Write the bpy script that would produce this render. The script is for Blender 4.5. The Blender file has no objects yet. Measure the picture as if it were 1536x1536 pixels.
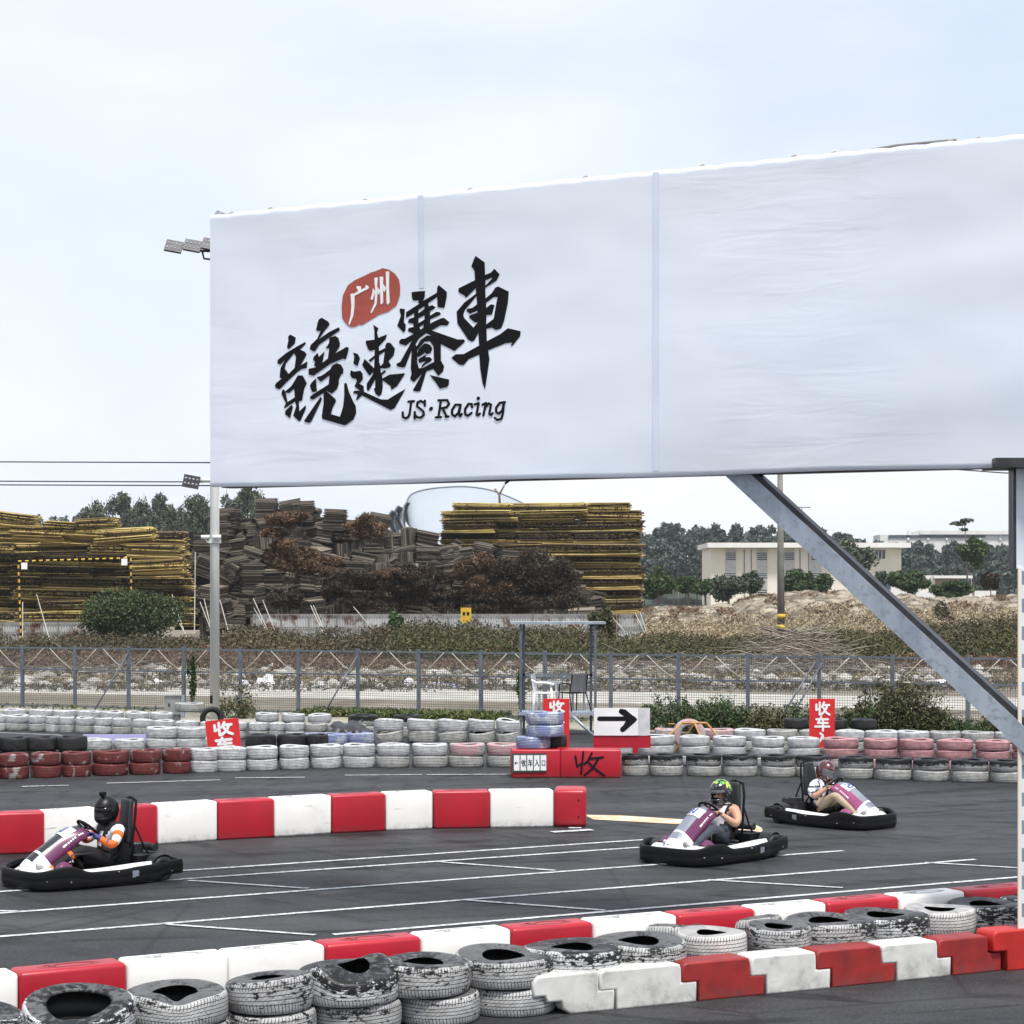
import bpy, bmesh, math, random
import numpy as np
from mathutils import Vector, Matrix
from mathutils.geometry import tessellate_polygon
R = math.radians
random.seed(7); rng = np.random.default_rng(7)
SC = bpy.context.scene
COL = SC.collection
# ------------------------------------------------------------------ camera
F = 3000.0; CX = 768.0; HY = 895.0; CH = 3.2      # focal length in px (1536 frame), horizon row, eye height
cam = bpy.data.cameras.new("camera"); cam.sensor_width = 36; cam.lens = F/1536*36
cam.shift_y = (HY-768)/1536; cam.clip_end = 6000; cam.clip_start = 0.5
camo = bpy.data.objects.new("camera", cam); COL.objects.link(camo)
camo.location = (0, 0, CH); camo.rotation_euler = (R(90), 0, 0); SC.camera = camo
# ------------------------------------------------------------------ light
SUN_EL, SUN_AZ = 64.0, 158.0      # azimuth clockwise from +Y: behind the camera, a little right
w = bpy.data.worlds.new("World"); SC.world = w; w.use_nodes = True
nt = w.node_tree; nt.nodes.clear()
def N(nt, t, **k):
    n = nt.nodes.new(t)
    for a, b in k.items():
        if a.startswith('i_'): n.inputs[a[2:].replace('_', ' ')].default_value = b
        else: setattr(n, a, b)
    return n
sky = N(nt, 'ShaderNodeTexSky', sky_type='NISHITA', sun_disc=False, sun_elevation=R(SUN_EL), sun_rotation=R(SUN_AZ),
        air_density=1.0, dust_density=2.5, ozone_density=1.0)
tc = N(nt, 'ShaderNodeTexCoord'); mp = N(nt, 'ShaderNodeMapping'); mp.inputs['Scale'].default_value = (1.0, 1.0, 2.6)
mp.inputs['Location'].default_value = (0.35, 0.1, 0.22)
ns = N(nt, 'ShaderNodeTexNoise', i_Scale=1.7, i_Detail=7.0, i_Roughness=0.5, i_Distortion=0.35)
cr = N(nt, 'ShaderNodeValToRGB'); cr.color_ramp.elements[0].position = .38; cr.color_ramp.elements[1].position = .66
cloud = N(nt, 'ShaderNodeMixRGB'); cloud.inputs[1].default_value = (6.7, 7.6, 9.2, 1); cloud.inputs[2].default_value = (10.2, 10.35, 10.5, 1)
mx = N(nt, 'ShaderNodeMixRGB'); mx.inputs[0].default_value = .86
bg = N(nt, 'ShaderNodeBackground', i_Strength=0.089); out = N(nt, 'ShaderNodeOutputWorld')
L = nt.links.new
L(tc.outputs['Generated'], mp.inputs[0]); L(mp.outputs[0], ns.inputs['Vector']); L(ns.outputs['Fac'], cr.inputs[0])
L(cr.outputs[0], cloud.inputs[0]); L(sky.outputs[0], mx.inputs[1]); L(cloud.outputs[0], mx.inputs[2])
L(mx.outputs[0], bg.inputs[0]); L(bg.outputs[0], out.inputs[0])
sl = bpy.data.lights.new("sun", 'SUN'); sl.energy = 3.6; sl.angle = R(10); sl.color = (1, .96, .9)
so = bpy.data.objects.new("sun", sl); COL.objects.link(so)
sd = Vector((math.sin(R(SUN_AZ))*math.cos(R(SUN_EL)), math.cos(R(SUN_AZ))*math.cos(R(SUN_EL)), math.sin(R(SUN_EL))))
so.rotation_euler = sd.to_track_quat('Z', 'Y').to_euler()
SC.view_settings.view_transform = 'Standard'; SC.view_settings.look = 'None'; SC.view_settings.exposure = 0.42
SC.view_settings.gamma = 1
try:
    SC.cycles.max_bounces = 6; SC.cycles.diffuse_bounces = 3; SC.cycles.glossy_bounces = 3
    SC.cycles.transparent_max_bounces = 8; SC.cycles.volume_bounces = 0
except Exception: pass
# ------------------------------------------------------------------ helpers
def at(px, py, Y):                      # photo pixel at distance Y -> point
    return Vector(((px-CX)/F*Y, Y, CH+(HY-py)/F*Y))
def gs(px, s, z=0):                     # ground point where one metre covers s pixels
    return Vector(((px-CX)/s, F/s, z))
def gp(px, py, z=0):
    Y = F*(CH-z)/(py-HY); return Vector(((px-CX)/F*Y, Y, z))
def link(name, me, m=None, parent=None, loc=None, rz=None):
    o = bpy.data.objects.new(name, me); COL.objects.link(o)
    if m is not None:
        for x in (m if isinstance(m, (list, tuple)) else [m]): me.materials.append(x)
    if parent: o.parent = parent
    if loc is not None: o.location = loc
    if rz is not None: o.rotation_euler[2] = rz
    return o
def tag(o, label=None, cat=None, group=None, kind=None):
    if label: o['label'] = label
    if cat: o['category'] = cat
    if group: o['group'] = group
    if kind: o['kind'] = kind
    return o
def empty(name, loc, label, cat, group=None, rz=0):
    o = bpy.data.objects.new(name, None); COL.objects.link(o); o.location = loc; o.rotation_euler[2] = rz
    o.empty_display_size = .2
    return tag(o, label, cat, group)
def kids(o): return [c for c in COL.objects if c.parent == o]
KID = {}
def copy_tree(o, parent=None):
    c = o.copy(); COL.objects.link(c)
    if parent: c.parent = parent
    if o.name not in KID: KID[o.name] = kids(o)
    for ch in KID[o.name]: copy_tree(ch, c)
    return c
class MB:
    def __init__(s): s.v = []; s.f = []; s.mi = []; s.uv = None; s.sm = []
    def add(s, vs, fs, mi=0, M=None, smooth=False):
        b = len(s.v)
        for p in vs:
            p = Vector(p); s.v.append(M @ p if M is not None else p)
        for f in fs: s.f.append([b+i for i in f]); s.mi.append(mi); s.sm.append(smooth)
        return s
    def box(s, c, sz, mi=0, rot=None, M=None):
        x, y, z = (a/2 for a in sz)
        vs = [Vector((i*x, j*y, k*z)) for i in (-1, 1) for j in (-1, 1) for k in (-1, 1)]
        fs = [(0,1,3,2), (4,6,7,5), (0,4,5,1), (2,3,7,6), (0,2,6,4), (1,5,7,3)]
        T = Matrix.Translation(Vector(c))
        if rot is not None: T = T @ (rot.to_4x4() if hasattr(rot, 'to_4x4') else Matrix.Rotation(rot, 4, 'Z'))
        if M is not None: T = M @ T
        return s.add(vs, fs, mi, T)
    def tube(s, pts, r, seg=8, mi=0, cap=True, smooth=True):
        pts = [Vector(p) for p in pts]; n = len(pts)
        rs = r if isinstance(r, (list, tuple)) else [r]*n
        vs = []; up = None
        for i, p in enumerate(pts):
            d = (pts[min(i+1, n-1)]-pts[max(i-1, 0)]).normalized()
            if up is None: up = Vector((0, 0, 1)) if abs(d.z) < .9 else Vector((1, 0, 0))
            a = d.cross(up).normalized(); b = a.cross(d).normalized(); up = b
            for k in range(seg):
                t = 2*math.pi*k/seg; vs.append(p+(a*math.cos(t)+b*math.sin(t))*rs[i])
        fs = [(i*seg+k, i*seg+(k+1) % seg, (i+1)*seg+(k+1) % seg, (i+1)*seg+k) for i in range(n-1) for k in range(seg)]
        s.add(vs, fs, mi, smooth=smooth)
        if cap: 
            b = len(s.v)-len(vs)
            s.f.append([b+k for k in range(seg)][::1]); s.mi.append(mi); s.sm.append(False)
            s.f.append([b+(n-1)*seg+k for k in range(seg)][::-1]); s.mi.append(mi); s.sm.append(False)
        return s
    def lathe(s, prof, seg=24, mi=0, M=None, smooth=True, closed=False):
        n = len(prof); vs = [(r*math.cos(2*math.pi*k/seg), r*math.sin(2*math.pi*k/seg), z) for r, z in prof for k in range(seg)]
        m = n if closed else n-1
        fs = [(i*seg+k, i*seg+(k+1) % seg, ((i+1) % n)*seg+(k+1) % seg, ((i+1) % n)*seg+k) for i in range(m) for k in range(seg)]
        return s.add(vs, fs, mi, M, smooth)
    def grid(s, P, mi=0, smooth=True, close_u=False):        # P: list of rows of points
        nu = len(P); nv = len(P[0]); vs = [p for row in P for p in row]
        fs = [(i*nv+j, i*nv+j+1, ((i+1) % nu)*nv+j+1, ((i+1) % nu)*nv+j) for i in range(nu if close_u else nu-1) for j in range(nv-1)]
        return s.add(vs, fs, mi, None, smooth)
    def mesh(s, name, fixn=False):
        me = bpy.data.meshes.new(name); me.from_pydata([tuple(p) for p in s.v], [], s.f)
        me.polygons.foreach_set('material_index', s.mi); me.polygons.foreach_set('use_smooth', s.sm)
        if fixn:
            bm = bmesh.new(); bm.from_mesh(me); bmesh.ops.recalc_face_normals(bm, faces=bm.faces); bm.to_mesh(me); bm.free()
        me.update(); return me
    def build(s, name, m, parent=None, loc=None, rz=None, fixn=True):
        return link(name, s.mesh(name, fixn), m, parent, loc, rz)
def rounded(name, sx, sy, sz, bev, seg=3, z0=0, taper=1.0, shapef=None):
    bm = bmesh.new(); bmesh.ops.create_cube(bm, size=1)
    for v in bm.verts:
        v.co = Vector((v.co.x*sx, v.co.y*sy, (v.co.z+.5)*sz+z0))
        if v.co.z > z0+sz*.5: v.co.y *= taper
    bmesh.ops.bevel(bm, geom=bm.edges[:], offset=bev, segments=seg, profile=.5, affect='EDGES')
    me = bpy.data.meshes.new(name); bm.to_mesh(me); bm.free()
    for p in me.polygons: p.use_smooth = True
    return me
def catmull(P, n, closed=False):
    P = [Vector(p) for p in P]; out = []; m = len(P)
    rngs = range(m) if closed else range(m-1)
    for i in rngs:
        g = (lambda k: P[k % m]) if closed else (lambda k: P[max(0, min(m-1, k))])
        a, b, c, d = g(i-1), g(i), g(i+1), g(i+2)
        for j in range(n):
            t = j/n; out.append(.5*((2*b)+(c-a)*t+(2*a-5*b+4*c-d)*t*t+(3*b-a-3*c+d)*t**3))
    if not closed: out.append(P[-1])
    return out
# ------------------------------------------------------------------ materials
def newmat(name):
    m = bpy.data.materials.new(name); m.use_nodes = True; nt = m.node_tree; b = nt.nodes['Principled BSDF']
    return m, nt, b
def vecsrc(nt, mode='obj', rand=True):
    tc = nt.nodes.new('ShaderNodeTexCoord')
    if mode == 'world':
        g = nt.nodes.new('ShaderNodeNewGeometry'); return g.outputs['Position']
    src = tc.outputs['UV'] if mode == 'uv' else tc.outputs['Object']
    if not rand: return src
    oi = nt.nodes.new('ShaderNodeObjectInfo'); mu = nt.nodes.new('ShaderNodeMath'); mu.operation = 'MULTIPLY'; mu.inputs[1].default_value = 57.3
    ad = nt.nodes.new('ShaderNodeVectorMath'); ad.operation = 'ADD'
    nt.links.new(oi.outputs['Random'], mu.inputs[0]); nt.links.new(src, ad.inputs[0]); nt.links.new(mu.outputs[0], ad.inputs[1])
    return ad.outputs[0]
def noise(nt, vec, scale, detail=5, rough=.55, stretch=None, dist=0):
    if stretch:
        m = nt.nodes.new('ShaderNodeMapping'); m.inputs['Scale'].default_value = stretch; nt.links.new(vec, m.inputs[0]); vec = m.outputs[0]
    n = nt.nodes.new('ShaderNodeTexNoise'); n.inputs['Scale'].default_value = scale; n.inputs['Detail'].default_value = detail
    n.inputs['Roughness'].default_value = rough; n.inputs['Distortion'].default_value = dist
    nt.links.new(vec, n.inputs['Vector']); return n.outputs['Fac']
def ramp(nt, fac, lo, hi, c0=(0,0,0,1), c1=(1,1,1,1)):
    r = nt.nodes.new('ShaderNodeValToRGB'); r.color_ramp.elements[0].position = lo; r.color_ramp.elements[1].position = hi
    r.color_ramp.elements[0].color = c0; r.color_ramp.elements[1].color = c1
    nt.links.new(fac, r.inputs[0]); return r.outputs[0]
def mixc(nt, fac, a, b):
    m = nt.nodes.new('ShaderNodeMixRGB')
    for i, x in ((0, fac), (1, a), (2, b)):
        if isinstance(x, (int, float)): m.inputs[i].default_value = x
        elif isinstance(x, tuple): m.inputs[i].default_value = x if len(x) == 4 else (*x, 1)
        else: nt.links.new(x, m.inputs[i])
    return m.outputs[0]
def mathn(nt, op, a, b=None):
    m = nt.nodes.new('ShaderNodeMath'); m.operation = op
    for i, x in ((0, a), (1, b)):
        if x is None: continue
        if isinstance(x, (int, float)): m.inputs[i].default_value = x
        else: nt.links.new(x, m.inputs[i])
    return m.outputs[0]
def bump(nt, b, h, strength, dist=.01):
    n = nt.nodes.new('ShaderNodeBump'); n.inputs['Strength'].default_value = strength; n.inputs['Distance'].default_value = dist
    nt.links.new(h, n.inputs['Height']); nt.links.new(n.outputs[0], b.inputs['Normal'])
def M_(name, c1, c2=None, scale=6, rough=.7, bmp=0, bscale=None, metal=0, mode='obj', lo=.35, hi=.65, stretch=None, dirt=None, dscale=3, dlo=.5, dhi=.75, spec=.5, coat=0):
    m, nt, b = newmat(name); v = vecsrc(nt, mode, mode == 'obj')
    c2 = c2 or tuple(x*.7 for x in c1)
    n = noise(nt, v, scale, stretch=stretch); col = mixc(nt, ramp(nt, n, lo, hi), c1, c2)
    if dirt: col = mixc(nt, ramp(nt, noise(nt, v, dscale, 8, .65), dlo, dhi), col, dirt)
    nt.links.new(col, b.inputs['Base Color']); b.inputs['Roughness'].default_value = rough; b.inputs['Metallic'].default_value = metal
    b.inputs['Specular IOR Level'].default_value = spec; b.inputs['Coat Weight'].default_value = coat
    if bmp: bump(nt, b, noise(nt, v, bscale or scale*4, 6, .6, stretch), bmp)
    return m
def M_leaf(name, cols, scale=.4, trans=.15, rough=.6):
    m, nt, b = newmat(name); g = nt.nodes.new('ShaderNodeNewGeometry')
    n = noise(nt, g.outputs['Position'], scale, 3)
    f = mathn(nt, 'ADD', mathn(nt, 'MULTIPLY', g.outputs['Random Per Island'], .55), mathn(nt, 'MULTIPLY', n, .5))
    r = nt.nodes.new('ShaderNodeValToRGB'); el = r.color_ramp.elements
    while len(el) < len(cols): el.new(.5)
    for i, c in enumerate(cols): el[i].position = .15+.7*i/(len(cols)-1); el[i].color = (*c, 1)
    nt.links.new(f, r.inputs[0]); nt.links.new(r.outputs[0], b.inputs['Base Color']); b.inputs['Roughness'].default_value = rough
    b.inputs['Specular IOR Level'].default_value = .25
    return m
def M_tyre(name, paint, cover=.7, topdark=0.0, second=None, slo=.42, fine=True, sidewall=.35, hair=None, allround=False):
    """painted rubber: UV = (metres round the tread, metres across the profile from the upper bead)"""
    m, nt, b = newmat(name)
    uv = vecsrc(nt, 'uv', True); uvr = vecsrc(nt, 'uv', False)
    sep = nt.nodes.new('ShaderNodeSeparateXYZ'); nt.links.new(uvr, sep.inputs[0]); U, V = sep.outputs[0], sep.outputs[1]
    rubber = (.006, .006, .007); b.inputs['Specular IOR Level'].default_value = .28
    pc = mixc(nt, ramp(nt, noise(nt, uv, 9, 6, .6), .3, .72), paint, tuple(x*.5 for x in paint))
    if second: pc = mixc(nt, ramp(nt, noise(nt, uv, 4.2, 5, .6), slo, slo+.08), pc, second)
    # worn paint
    wear = noise(nt, uv, 17 if fine else 14, 7, .66 if fine else .72, (1, 2.4, 1))
    big = noise(nt, uv, 2.6, 3, .5)
    thr = mathn(nt, 'ADD', mathn(nt, 'MULTIPLY', wear, .65), mathn(nt, 'MULTIPLY', big, .35))
    if topdark: 
        vv = nt.nodes.new('ShaderNodeMapRange'); vv.inputs[1].default_value = .12; vv.inputs[2].default_value = .26
        vv.inputs[3].default_value = topdark; vv.inputs[4].default_value = 0; nt.links.new(V, vv.inputs[0])
        thr = mathn(nt, 'SUBTRACT', thr, vv.outputs[0])
    mask = ramp(nt, thr, .5-.28*cover+.05, .5-.28*cover+(.085 if fine else .12))
    # grooves round the tread
    fr = mathn(nt, 'FRACT', mathn(nt, 'MULTIPLY', mathn(nt, 'ADD', V, mathn(nt, 'MULTIPLY', noise(nt, uv, 30, 1), .004)), 1/.031))
    groove = mathn(nt, 'LESS_THAN', fr, .19 if fine else .30)
    intread = mathn(nt, 'MULTIPLY', mathn(nt, 'GREATER_THAN', V, .115), mathn(nt, 'LESS_THAN', V, .275))
    groove = mathn(nt, 'MULTIPLY', groove, intread)
    sh = mathn(nt, 'MULTIPLY', mathn(nt, 'LESS_THAN', mathn(nt, 'FRACT', mathn(nt, 'ADD', mathn(nt, 'MULTIPLY', U, 1/.026), mathn(nt, 'MULTIPLY', V, 6))), .22),
         mathn(nt, 'MULTIPLY', mathn(nt, 'GREATER_THAN', V, .09), mathn(nt, 'LESS_THAN', V, .142)))
    sh2 = mathn(nt, 'MULTIPLY', mathn(nt, 'LESS_THAN', mathn(nt, 'FRACT', mathn(nt, 'SUBTRACT', mathn(nt, 'MULTIPLY', U, 1/.026), mathn(nt, 'MULTIPLY', V, 6))), .2),
         mathn(nt, 'MULTIPLY', mathn(nt, 'GREATER_THAN', V, .24), mathn(nt, 'LESS_THAN', V, .30)))
    sp = mathn(nt, 'MULTIPLY', mathn(nt, 'LESS_THAN', mathn(nt, 'FRACT', mathn(nt, 'ADD', mathn(nt, 'MULTIPLY', U, 1/.037), mathn(nt, 'MULTIPLY', V, 26))), .07), intread)
    cut = mathn(nt, 'MAXIMUM', mathn(nt, 'MAXIMUM', groove, mathn(nt, 'MAXIMUM', sh, sh2)), mathn(nt, 'MULTIPLY', sp, .75 if fine else 0))
    keep = mathn(nt, 'MULTIPLY', mask, mathn(nt, 'SUBTRACT', 1.0, mathn(nt, 'MULTIPLY', cut, .88)))
    # sidewalls carry a thinner coat; the inside carries none
    inside = mathn(nt, 'MAXIMUM', mathn(nt, 'LESS_THAN', V, .005), mathn(nt, 'GREATER_THAN', V, .39))
    side = mathn(nt, 'LESS_THAN', V, .085)
    sw = mathn(nt, 'SUBTRACT', 1.0, mathn(nt, 'MULTIPLY', side, 1-sidewall))
    keep = mathn(nt, 'MULTIPLY', mathn(nt, 'MULTIPLY', keep, sw), mathn(nt, 'SUBTRACT', 1.0, inside))
    col = mixc(nt, keep, rubber, pc)
    dust = ramp(nt, noise(nt, uv, 3.3, 6, .7), .4, .8)
    col = mixc(nt, mathn(nt, 'MULTIPLY', dust, .07), col, (.2, .19, .17))
    nt.links.new(col, b.inputs['Base Color'])
    nt.links.new(ramp(nt, keep, 0, 1, (.45,)*3+(1,), (.62,)*3+(1,)), b.inputs['Roughness'])
    h = mathn(nt, 'SUBTRACT', mathn(nt, 'MULTIPLY', noise(nt, uv, 40, 4), .25), cut)
    bump(nt, b, h, .7, .006)
    return m
mt = {}
mt['tyre_white'] = M_tyre('paint_white_tyre', (.70, .71, .73), .92, sidewall=.8, fine=False)
mt['tyre_bluewhite'] = M_tyre('paint_blue_white_tyre', (.62, .66, .78), .8, second=(.25, .3, .5), sidewall=.6, fine=False)
mt['tyre_grimy'] = M_tyre('paint_grimy_tyre', (.52, .52, .50), .8, sidewall=.7, fine=False)
mt['tyre_pinkwhite'] = M_tyre('paint_pink_white_tyre', (.60, .58, .58), .85, second=(.52, .33, .34), sidewall=.8, fine=False)
mt['tyre_pink'] = M_tyre('paint_pink_tyre', (.58, .30, .32), .95, sidewall=.9, fine=False)
mt['tyre_red'] = M_tyre('paint_red_tyre', (.19, .035, .032), .72, second=(.34, .32, .30), slo=.56, sidewall=.8, fine=False)
mt['tyre_darktop'] = M_tyre('paint_dark_topped_tyre', (.48, .48, .48), .75, topdark=.30, sidewall=.05, fine=False)
mt['tyre_black'] = M_tyre('rubber_black_tyre', (.03, .03, .032), .4, sidewall=.3, fine=False)
mt['near_white'] = M_tyre('chalky_near_tyre', (.50, .50, .50), .58, topdark=.05, sidewall=.22)
mt['near_worn'] = M_tyre('scuffed_near_tyre', (.50, .50, .50), .40, topdark=.06, sidewall=.22)
mt['near_dark'] = M_tyre('dark_near_tyre', (.64, .65, .67), .44, topdark=.075, sidewall=.16)
mt['near_clean'] = M_tyre('clean_white_near_tyre', (.68, .67, .66), .8, sidewall=.6)
mt['asphalt'] = None
def asphalt():
    m, nt, b = newmat('asphalt'); v = vecsrc(nt, 'world')
    fine = noise(nt, v, 42, 4, .8); mid = noise(nt, v, 1.3, 6, .6); str_ = noise(nt, v, .5, 5, .6, (.16, 1.6, 1))
    st2 = noise(nt, v, 2.2, 4, .6, (.07, 2.0, 1))
    c = mixc(nt, ramp(nt, mid, .3, .7), (.011, .012, .015), (.018, .019, .022))
    c = mixc(nt, mathn(nt, 'MULTIPLY', ramp(nt, str_, .42, .72), .9), c, (.050, .050, .052))
    c = mixc(nt, mathn(nt, 'MULTIPLY', ramp(nt, st2, .55, .75), .65), c, (.018, .018, .02))
    c = mixc(nt, mathn(nt, 'MULTIPLY', ramp(nt, fine, .5, .72), .7), c, (.12, .12, .12))
    c = mixc(nt, mathn(nt, 'MULTIPLY', ramp(nt, noise(nt, v, 30, 2, .8), .3, .45, (1,1,1,1), (0,0,0,1)), .5), c, (.012, .012, .014))
    # rubber laid down along the racing line: arcs about two corner centres, patchy
    for cx_, cy_, sc_ in ((9.0, 33.0, 1.0), (-14.0, 70.0, .8)):
        vm = nt.nodes.new('ShaderNodeVectorMath'); vm.operation = 'SUBTRACT'; vm.inputs[1].default_value = (cx_, cy_, 0); nt.links.new(v, vm.inputs[0])
        ln = nt.nodes.new('ShaderNodeVectorMath'); ln.operation = 'LENGTH'; nt.links.new(vm.outputs[0], ln.inputs[0])
        cb = nt.nodes.new('ShaderNodeCombineXYZ'); nt.links.new(ln.outputs['Value'], cb.inputs[0])
        sp = nt.nodes.new('ShaderNodeSeparateXYZ'); nt.links.new(vm.outputs[0], sp.inputs[0]); an = nt.nodes.new('ShaderNodeMath'); an.operation = 'ARCTAN2'; nt.links.new(sp.outputs[1], an.inputs[0]); nt.links.new(sp.outputs[0], an.inputs[1])
        nt.links.new(mathn(nt, 'MULTIPLY', an.outputs[0], 1.6), cb.inputs[1])
        arc = noise(nt, cb.outputs[0], 3.4*sc_, 4, .6)
        c = mixc(nt, mathn(nt, 'MULTIPLY', ramp(nt, arc, .54, .62), mathn(nt, 'MULTIPLY', ramp(nt, mid, .3, .6), .85)), c, (.006, .006, .007))
    crk = nt.nodes.new('ShaderNodeTexVoronoi'); crk.feature = 'DISTANCE_TO_EDGE'; crk.inputs['Scale'].default_value = .33; nt.links.new(v, crk.inputs['Vector'])
    c = mixc(nt, mathn(nt, 'MULTIPLY', ramp(nt, crk.outputs['Distance'], .002, .010, (1,1,1,1), (0,0,0,1)), .55), c, (.008, .008, .009))
    nt.links.new(c, b.inputs['Base Color'])
    nt.links.new(ramp(nt, mid, .3, .7, (.55,)*3+(1,), (.75,)*3+(1,)), b.inputs['Roughness']); b.inputs['Specular IOR Level'].default_value = .26
    return m
mt['asphalt'] = asphalt()
mt['line'] = M_('road_paint', (.62, .63, .64), (.40, .41, .42), 7, .7, mode='world', dirt=(.10, .10, .105), dscale=16, dlo=.5, dhi=.68)
mt['orange_line'] = M_('worn_orange_paint', (.62, .58, .5), (.62, .33, .12), 3.2, .7, mode='world', dirt=(.3, .29, .28), dscale=9)
mt['plastic_white'] = M_('white_barrier_plastic', (.83, .82, .80), (.77, .76, .73), 2.4, .42, dirt=(.42, .40, .36), dscale=2.2, dlo=.60, dhi=1.0)
mt['plastic_red'] = M_('red_barrier_plastic', (.42, .008, .022), (.34, .008, .02), 2.2, .38, dirt=(.16, .02, .022), dscale=2.4, dlo=.58, dhi=.95)
mt['block_white'] = M_('weathered_white_block', (.62, .62, .60), (.47, .47, .45), 5, .55, bmp=.2, dirt=(.22, .22, .20), dscale=5, dlo=.55, dhi=.85)
mt['block_red'] = M_('weathered_red_block', (.30, .018, .016), (.20, .014, .014), 5, .5, bmp=.15, dirt=(.07, .012, .012), dscale=6, dlo=.55, dhi=.85)
mt['block_bright'] = M_('bright_red_block', (.48, .02, .015), (.36, .015, .013), 4, .45)
mt['recess'] = M_('recess_ring_grey', (.40, .40, .40), (.28, .28, .27), 8, .6)
mt['recess_red'] = M_('recess_ring_dull_red', (.30, .05, .055), (.2, .02, .025), 8, .6)
mt['black_plastic'] = M_('black_bumper_plastic', (.004, .004, .005), (.006, .006, .007), 4, .5, bmp=.12, bscale=9, dirt=(.018, .018, .02), dscale=5, dlo=.6, dhi=.95, spec=.2)
def scuffed(m):
    nt = m.node_tree; b = nt.nodes['Principled BSDF']; src = b.inputs['Base Color'].links[0].from_socket; v = vecsrc(nt, 'obj')
    sc_ = mathn(nt, 'MULTIPLY', ramp(nt, noise(nt, v, 3.2, 7, .7, (.55, 1, 4.5)), .62, .70), .5)
    lo_ = nt.nodes.new('ShaderNodeSeparateXYZ'); nt.links.new(vecsrc(nt, 'obj', False), lo_.inputs[0])
    low = nt.nodes.new('ShaderNodeMapRange'); low.inputs[1].default_value = .13; low.inputs[2].default_value = 0; nt.links.new(lo_.outputs[2], low.inputs[0])
    lowm = mathn(nt, 'MULTIPLY', low.outputs[0], ramp(nt, noise(nt, v, 9, 5, .7), .4, .65))
    nt.links.new(mixc(nt, mathn(nt, 'MAXIMUM', sc_, mathn(nt, 'MULTIPLY', lowm, .6)), src, (.07, .06, .055)), b.inputs['Base Color'])
scuffed(mt['plastic_white']); scuffed(mt['plastic_red']); scuffed(mt['block_white']); scuffed(mt['block_red'])
mt['black_rubber'] = M_('slick_rubber', (.02, .02, .022), None, 8, .5)
mt['steel_dark'] = M_('dark_steel', (.03, .03, .033), (.05, .05, .055), 6, .45, metal=.4)
mt['chrome'] = M_('bare_metal', (.5, .5, .52), None, 6, .3, metal=.9)
mt['fair_white'] = M_('fairing_white', (.80, .80, .80), (.74, .74, .75), 3, .3, coat=.3)
mt['fair_purple'] = M_('fairing_purple', (.125, .018, .078), (.105, .016, .066), 3, .3, coat=.3)
mt['fair_pink'] = M_('fairing_pink', (.33, .07, .19), (.25, .05, .14), 3, .3, coat=.3)
mt['fair_dark'] = M_('fairing_dark_panel', (.02, .025, .03), None, 3, .2, coat=.4)
mt['fair_grey'] = M_('fairing_grey', (.22, .24, .30), None, 3, .3)
mt['blue'] = M_('sticker_blue', (.03, .08, .38), None, 3, .4)
mt['white'] = M_('flat_white', (.8, .8, .8), (.76, .76, .76), 3, .5)
mt['signred'] = M_('sign_red', (.62, .018, .02), (.55, .015, .018), 3, .45)
mt['signwhite'] = M_('sign_white', (.80, .80, .80), (.72, .72, .73), 3, .5)
mt['black'] = M_('black_paint', (.006, .006, .008), (.009, .009, .011), 3, .85, spec=.15)
mt['skin'] = M_('skin', (.50, .28, .19), (.44, .24, .16), 8, .5)
mt['hair'] = M_('dark_hair', (.01, .009, .008), None, 8, .6)
mt['visor'] = M_('smoked_visor', (.01, .01, .012), None, 3, .08)
mt['seat'] = M_('seat_grey', (.028, .03, .034), (.022, .023, .026), 3, .5, spec=.3)
mt['galv'] = M_('galvanised_steel', (.38, .42, .48), (.27, .31, .37), 5, .45, metal=.3, stretch=(1, 1, .12), dirt=(.18, .20, .23), dscale=14)
mt['fence'] = M_('fence_grey_blue', (.13, .15, .18), (.09, .10, .125), 4, .5, metal=.2)
mt['wire'] = M_('fence_wire', (.16, .17, .18), None, 4, .5, metal=.3)
mt['rope'] = M_('pale_rope', (.5, .48, .42), None, 4, .8)
mt['pole'] = M_('pole_paint', (.62, .63, .60), (.50, .51, .49), 3, .5, stretch=(1, 1, .1))
mt['concrete_pole'] = M_('weathered_concrete', (.20, .19, .17), (.14, .13, .12), 3, .8)
mt['yellow'] = M_('yellow_paint', (.65, .42, .03), (.5, .3, .02), 4, .6)
mt['lampglass'] = M_('lamp_lens', (.26, .28, .31), None, 3, .15)
mt['stainless'] = M_('stainless_box', (.42, .42, .40), (.30, .30, .29), 3, .35, metal=.6)
mt['tarp'] = M_('black_tarp', (.012, .012, .014), (.03, .03, .033), 3, .45)
mt['lavender'] = M_('lavender_board', (.45, .42, .68), (.38, .36, .6), 3, .6)
mt['checkgrey'] = M_('grey_check', (.20, .24, .32), (.16, .19, .26), 5, .5)
mt['checkwhite'] = M_('white_check', (.66, .70, .76), (.55, .6, .68), 5, .5)
mt['cream'] = M_('cream_render', (.74, .69, .59), (.68, .63, .54), .4, .85, mode='world')
mt['white_render'] = M_('white_render', (.72, .71, .68), (.62, .61, .58), .4, .8, mode='world')
mt['glass'] = M_('dark_window_glass', (.07, .09, .11), (.04, .05, .06), .6, .2, mode='world')
mt['shade_slat'] = M_('pale_slats', (.6, .6, .58), None, 3, .6)
mt['shell'] = M_('white_roof_shell', (.34, .375, .42), (.31, .345, .39), .05, .5, mode='world')
mt['rim'] = M_('shell_rim', (.22, .26, .3), None, 3, .5)
def leaf(k, cols, **a): mt[k] = M_leaf(k, cols, **a)
leaf('leaf_euc', [(.020, .030, .018), (.055, .072, .045), (.13, .15, .105)], scale=.12)
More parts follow.
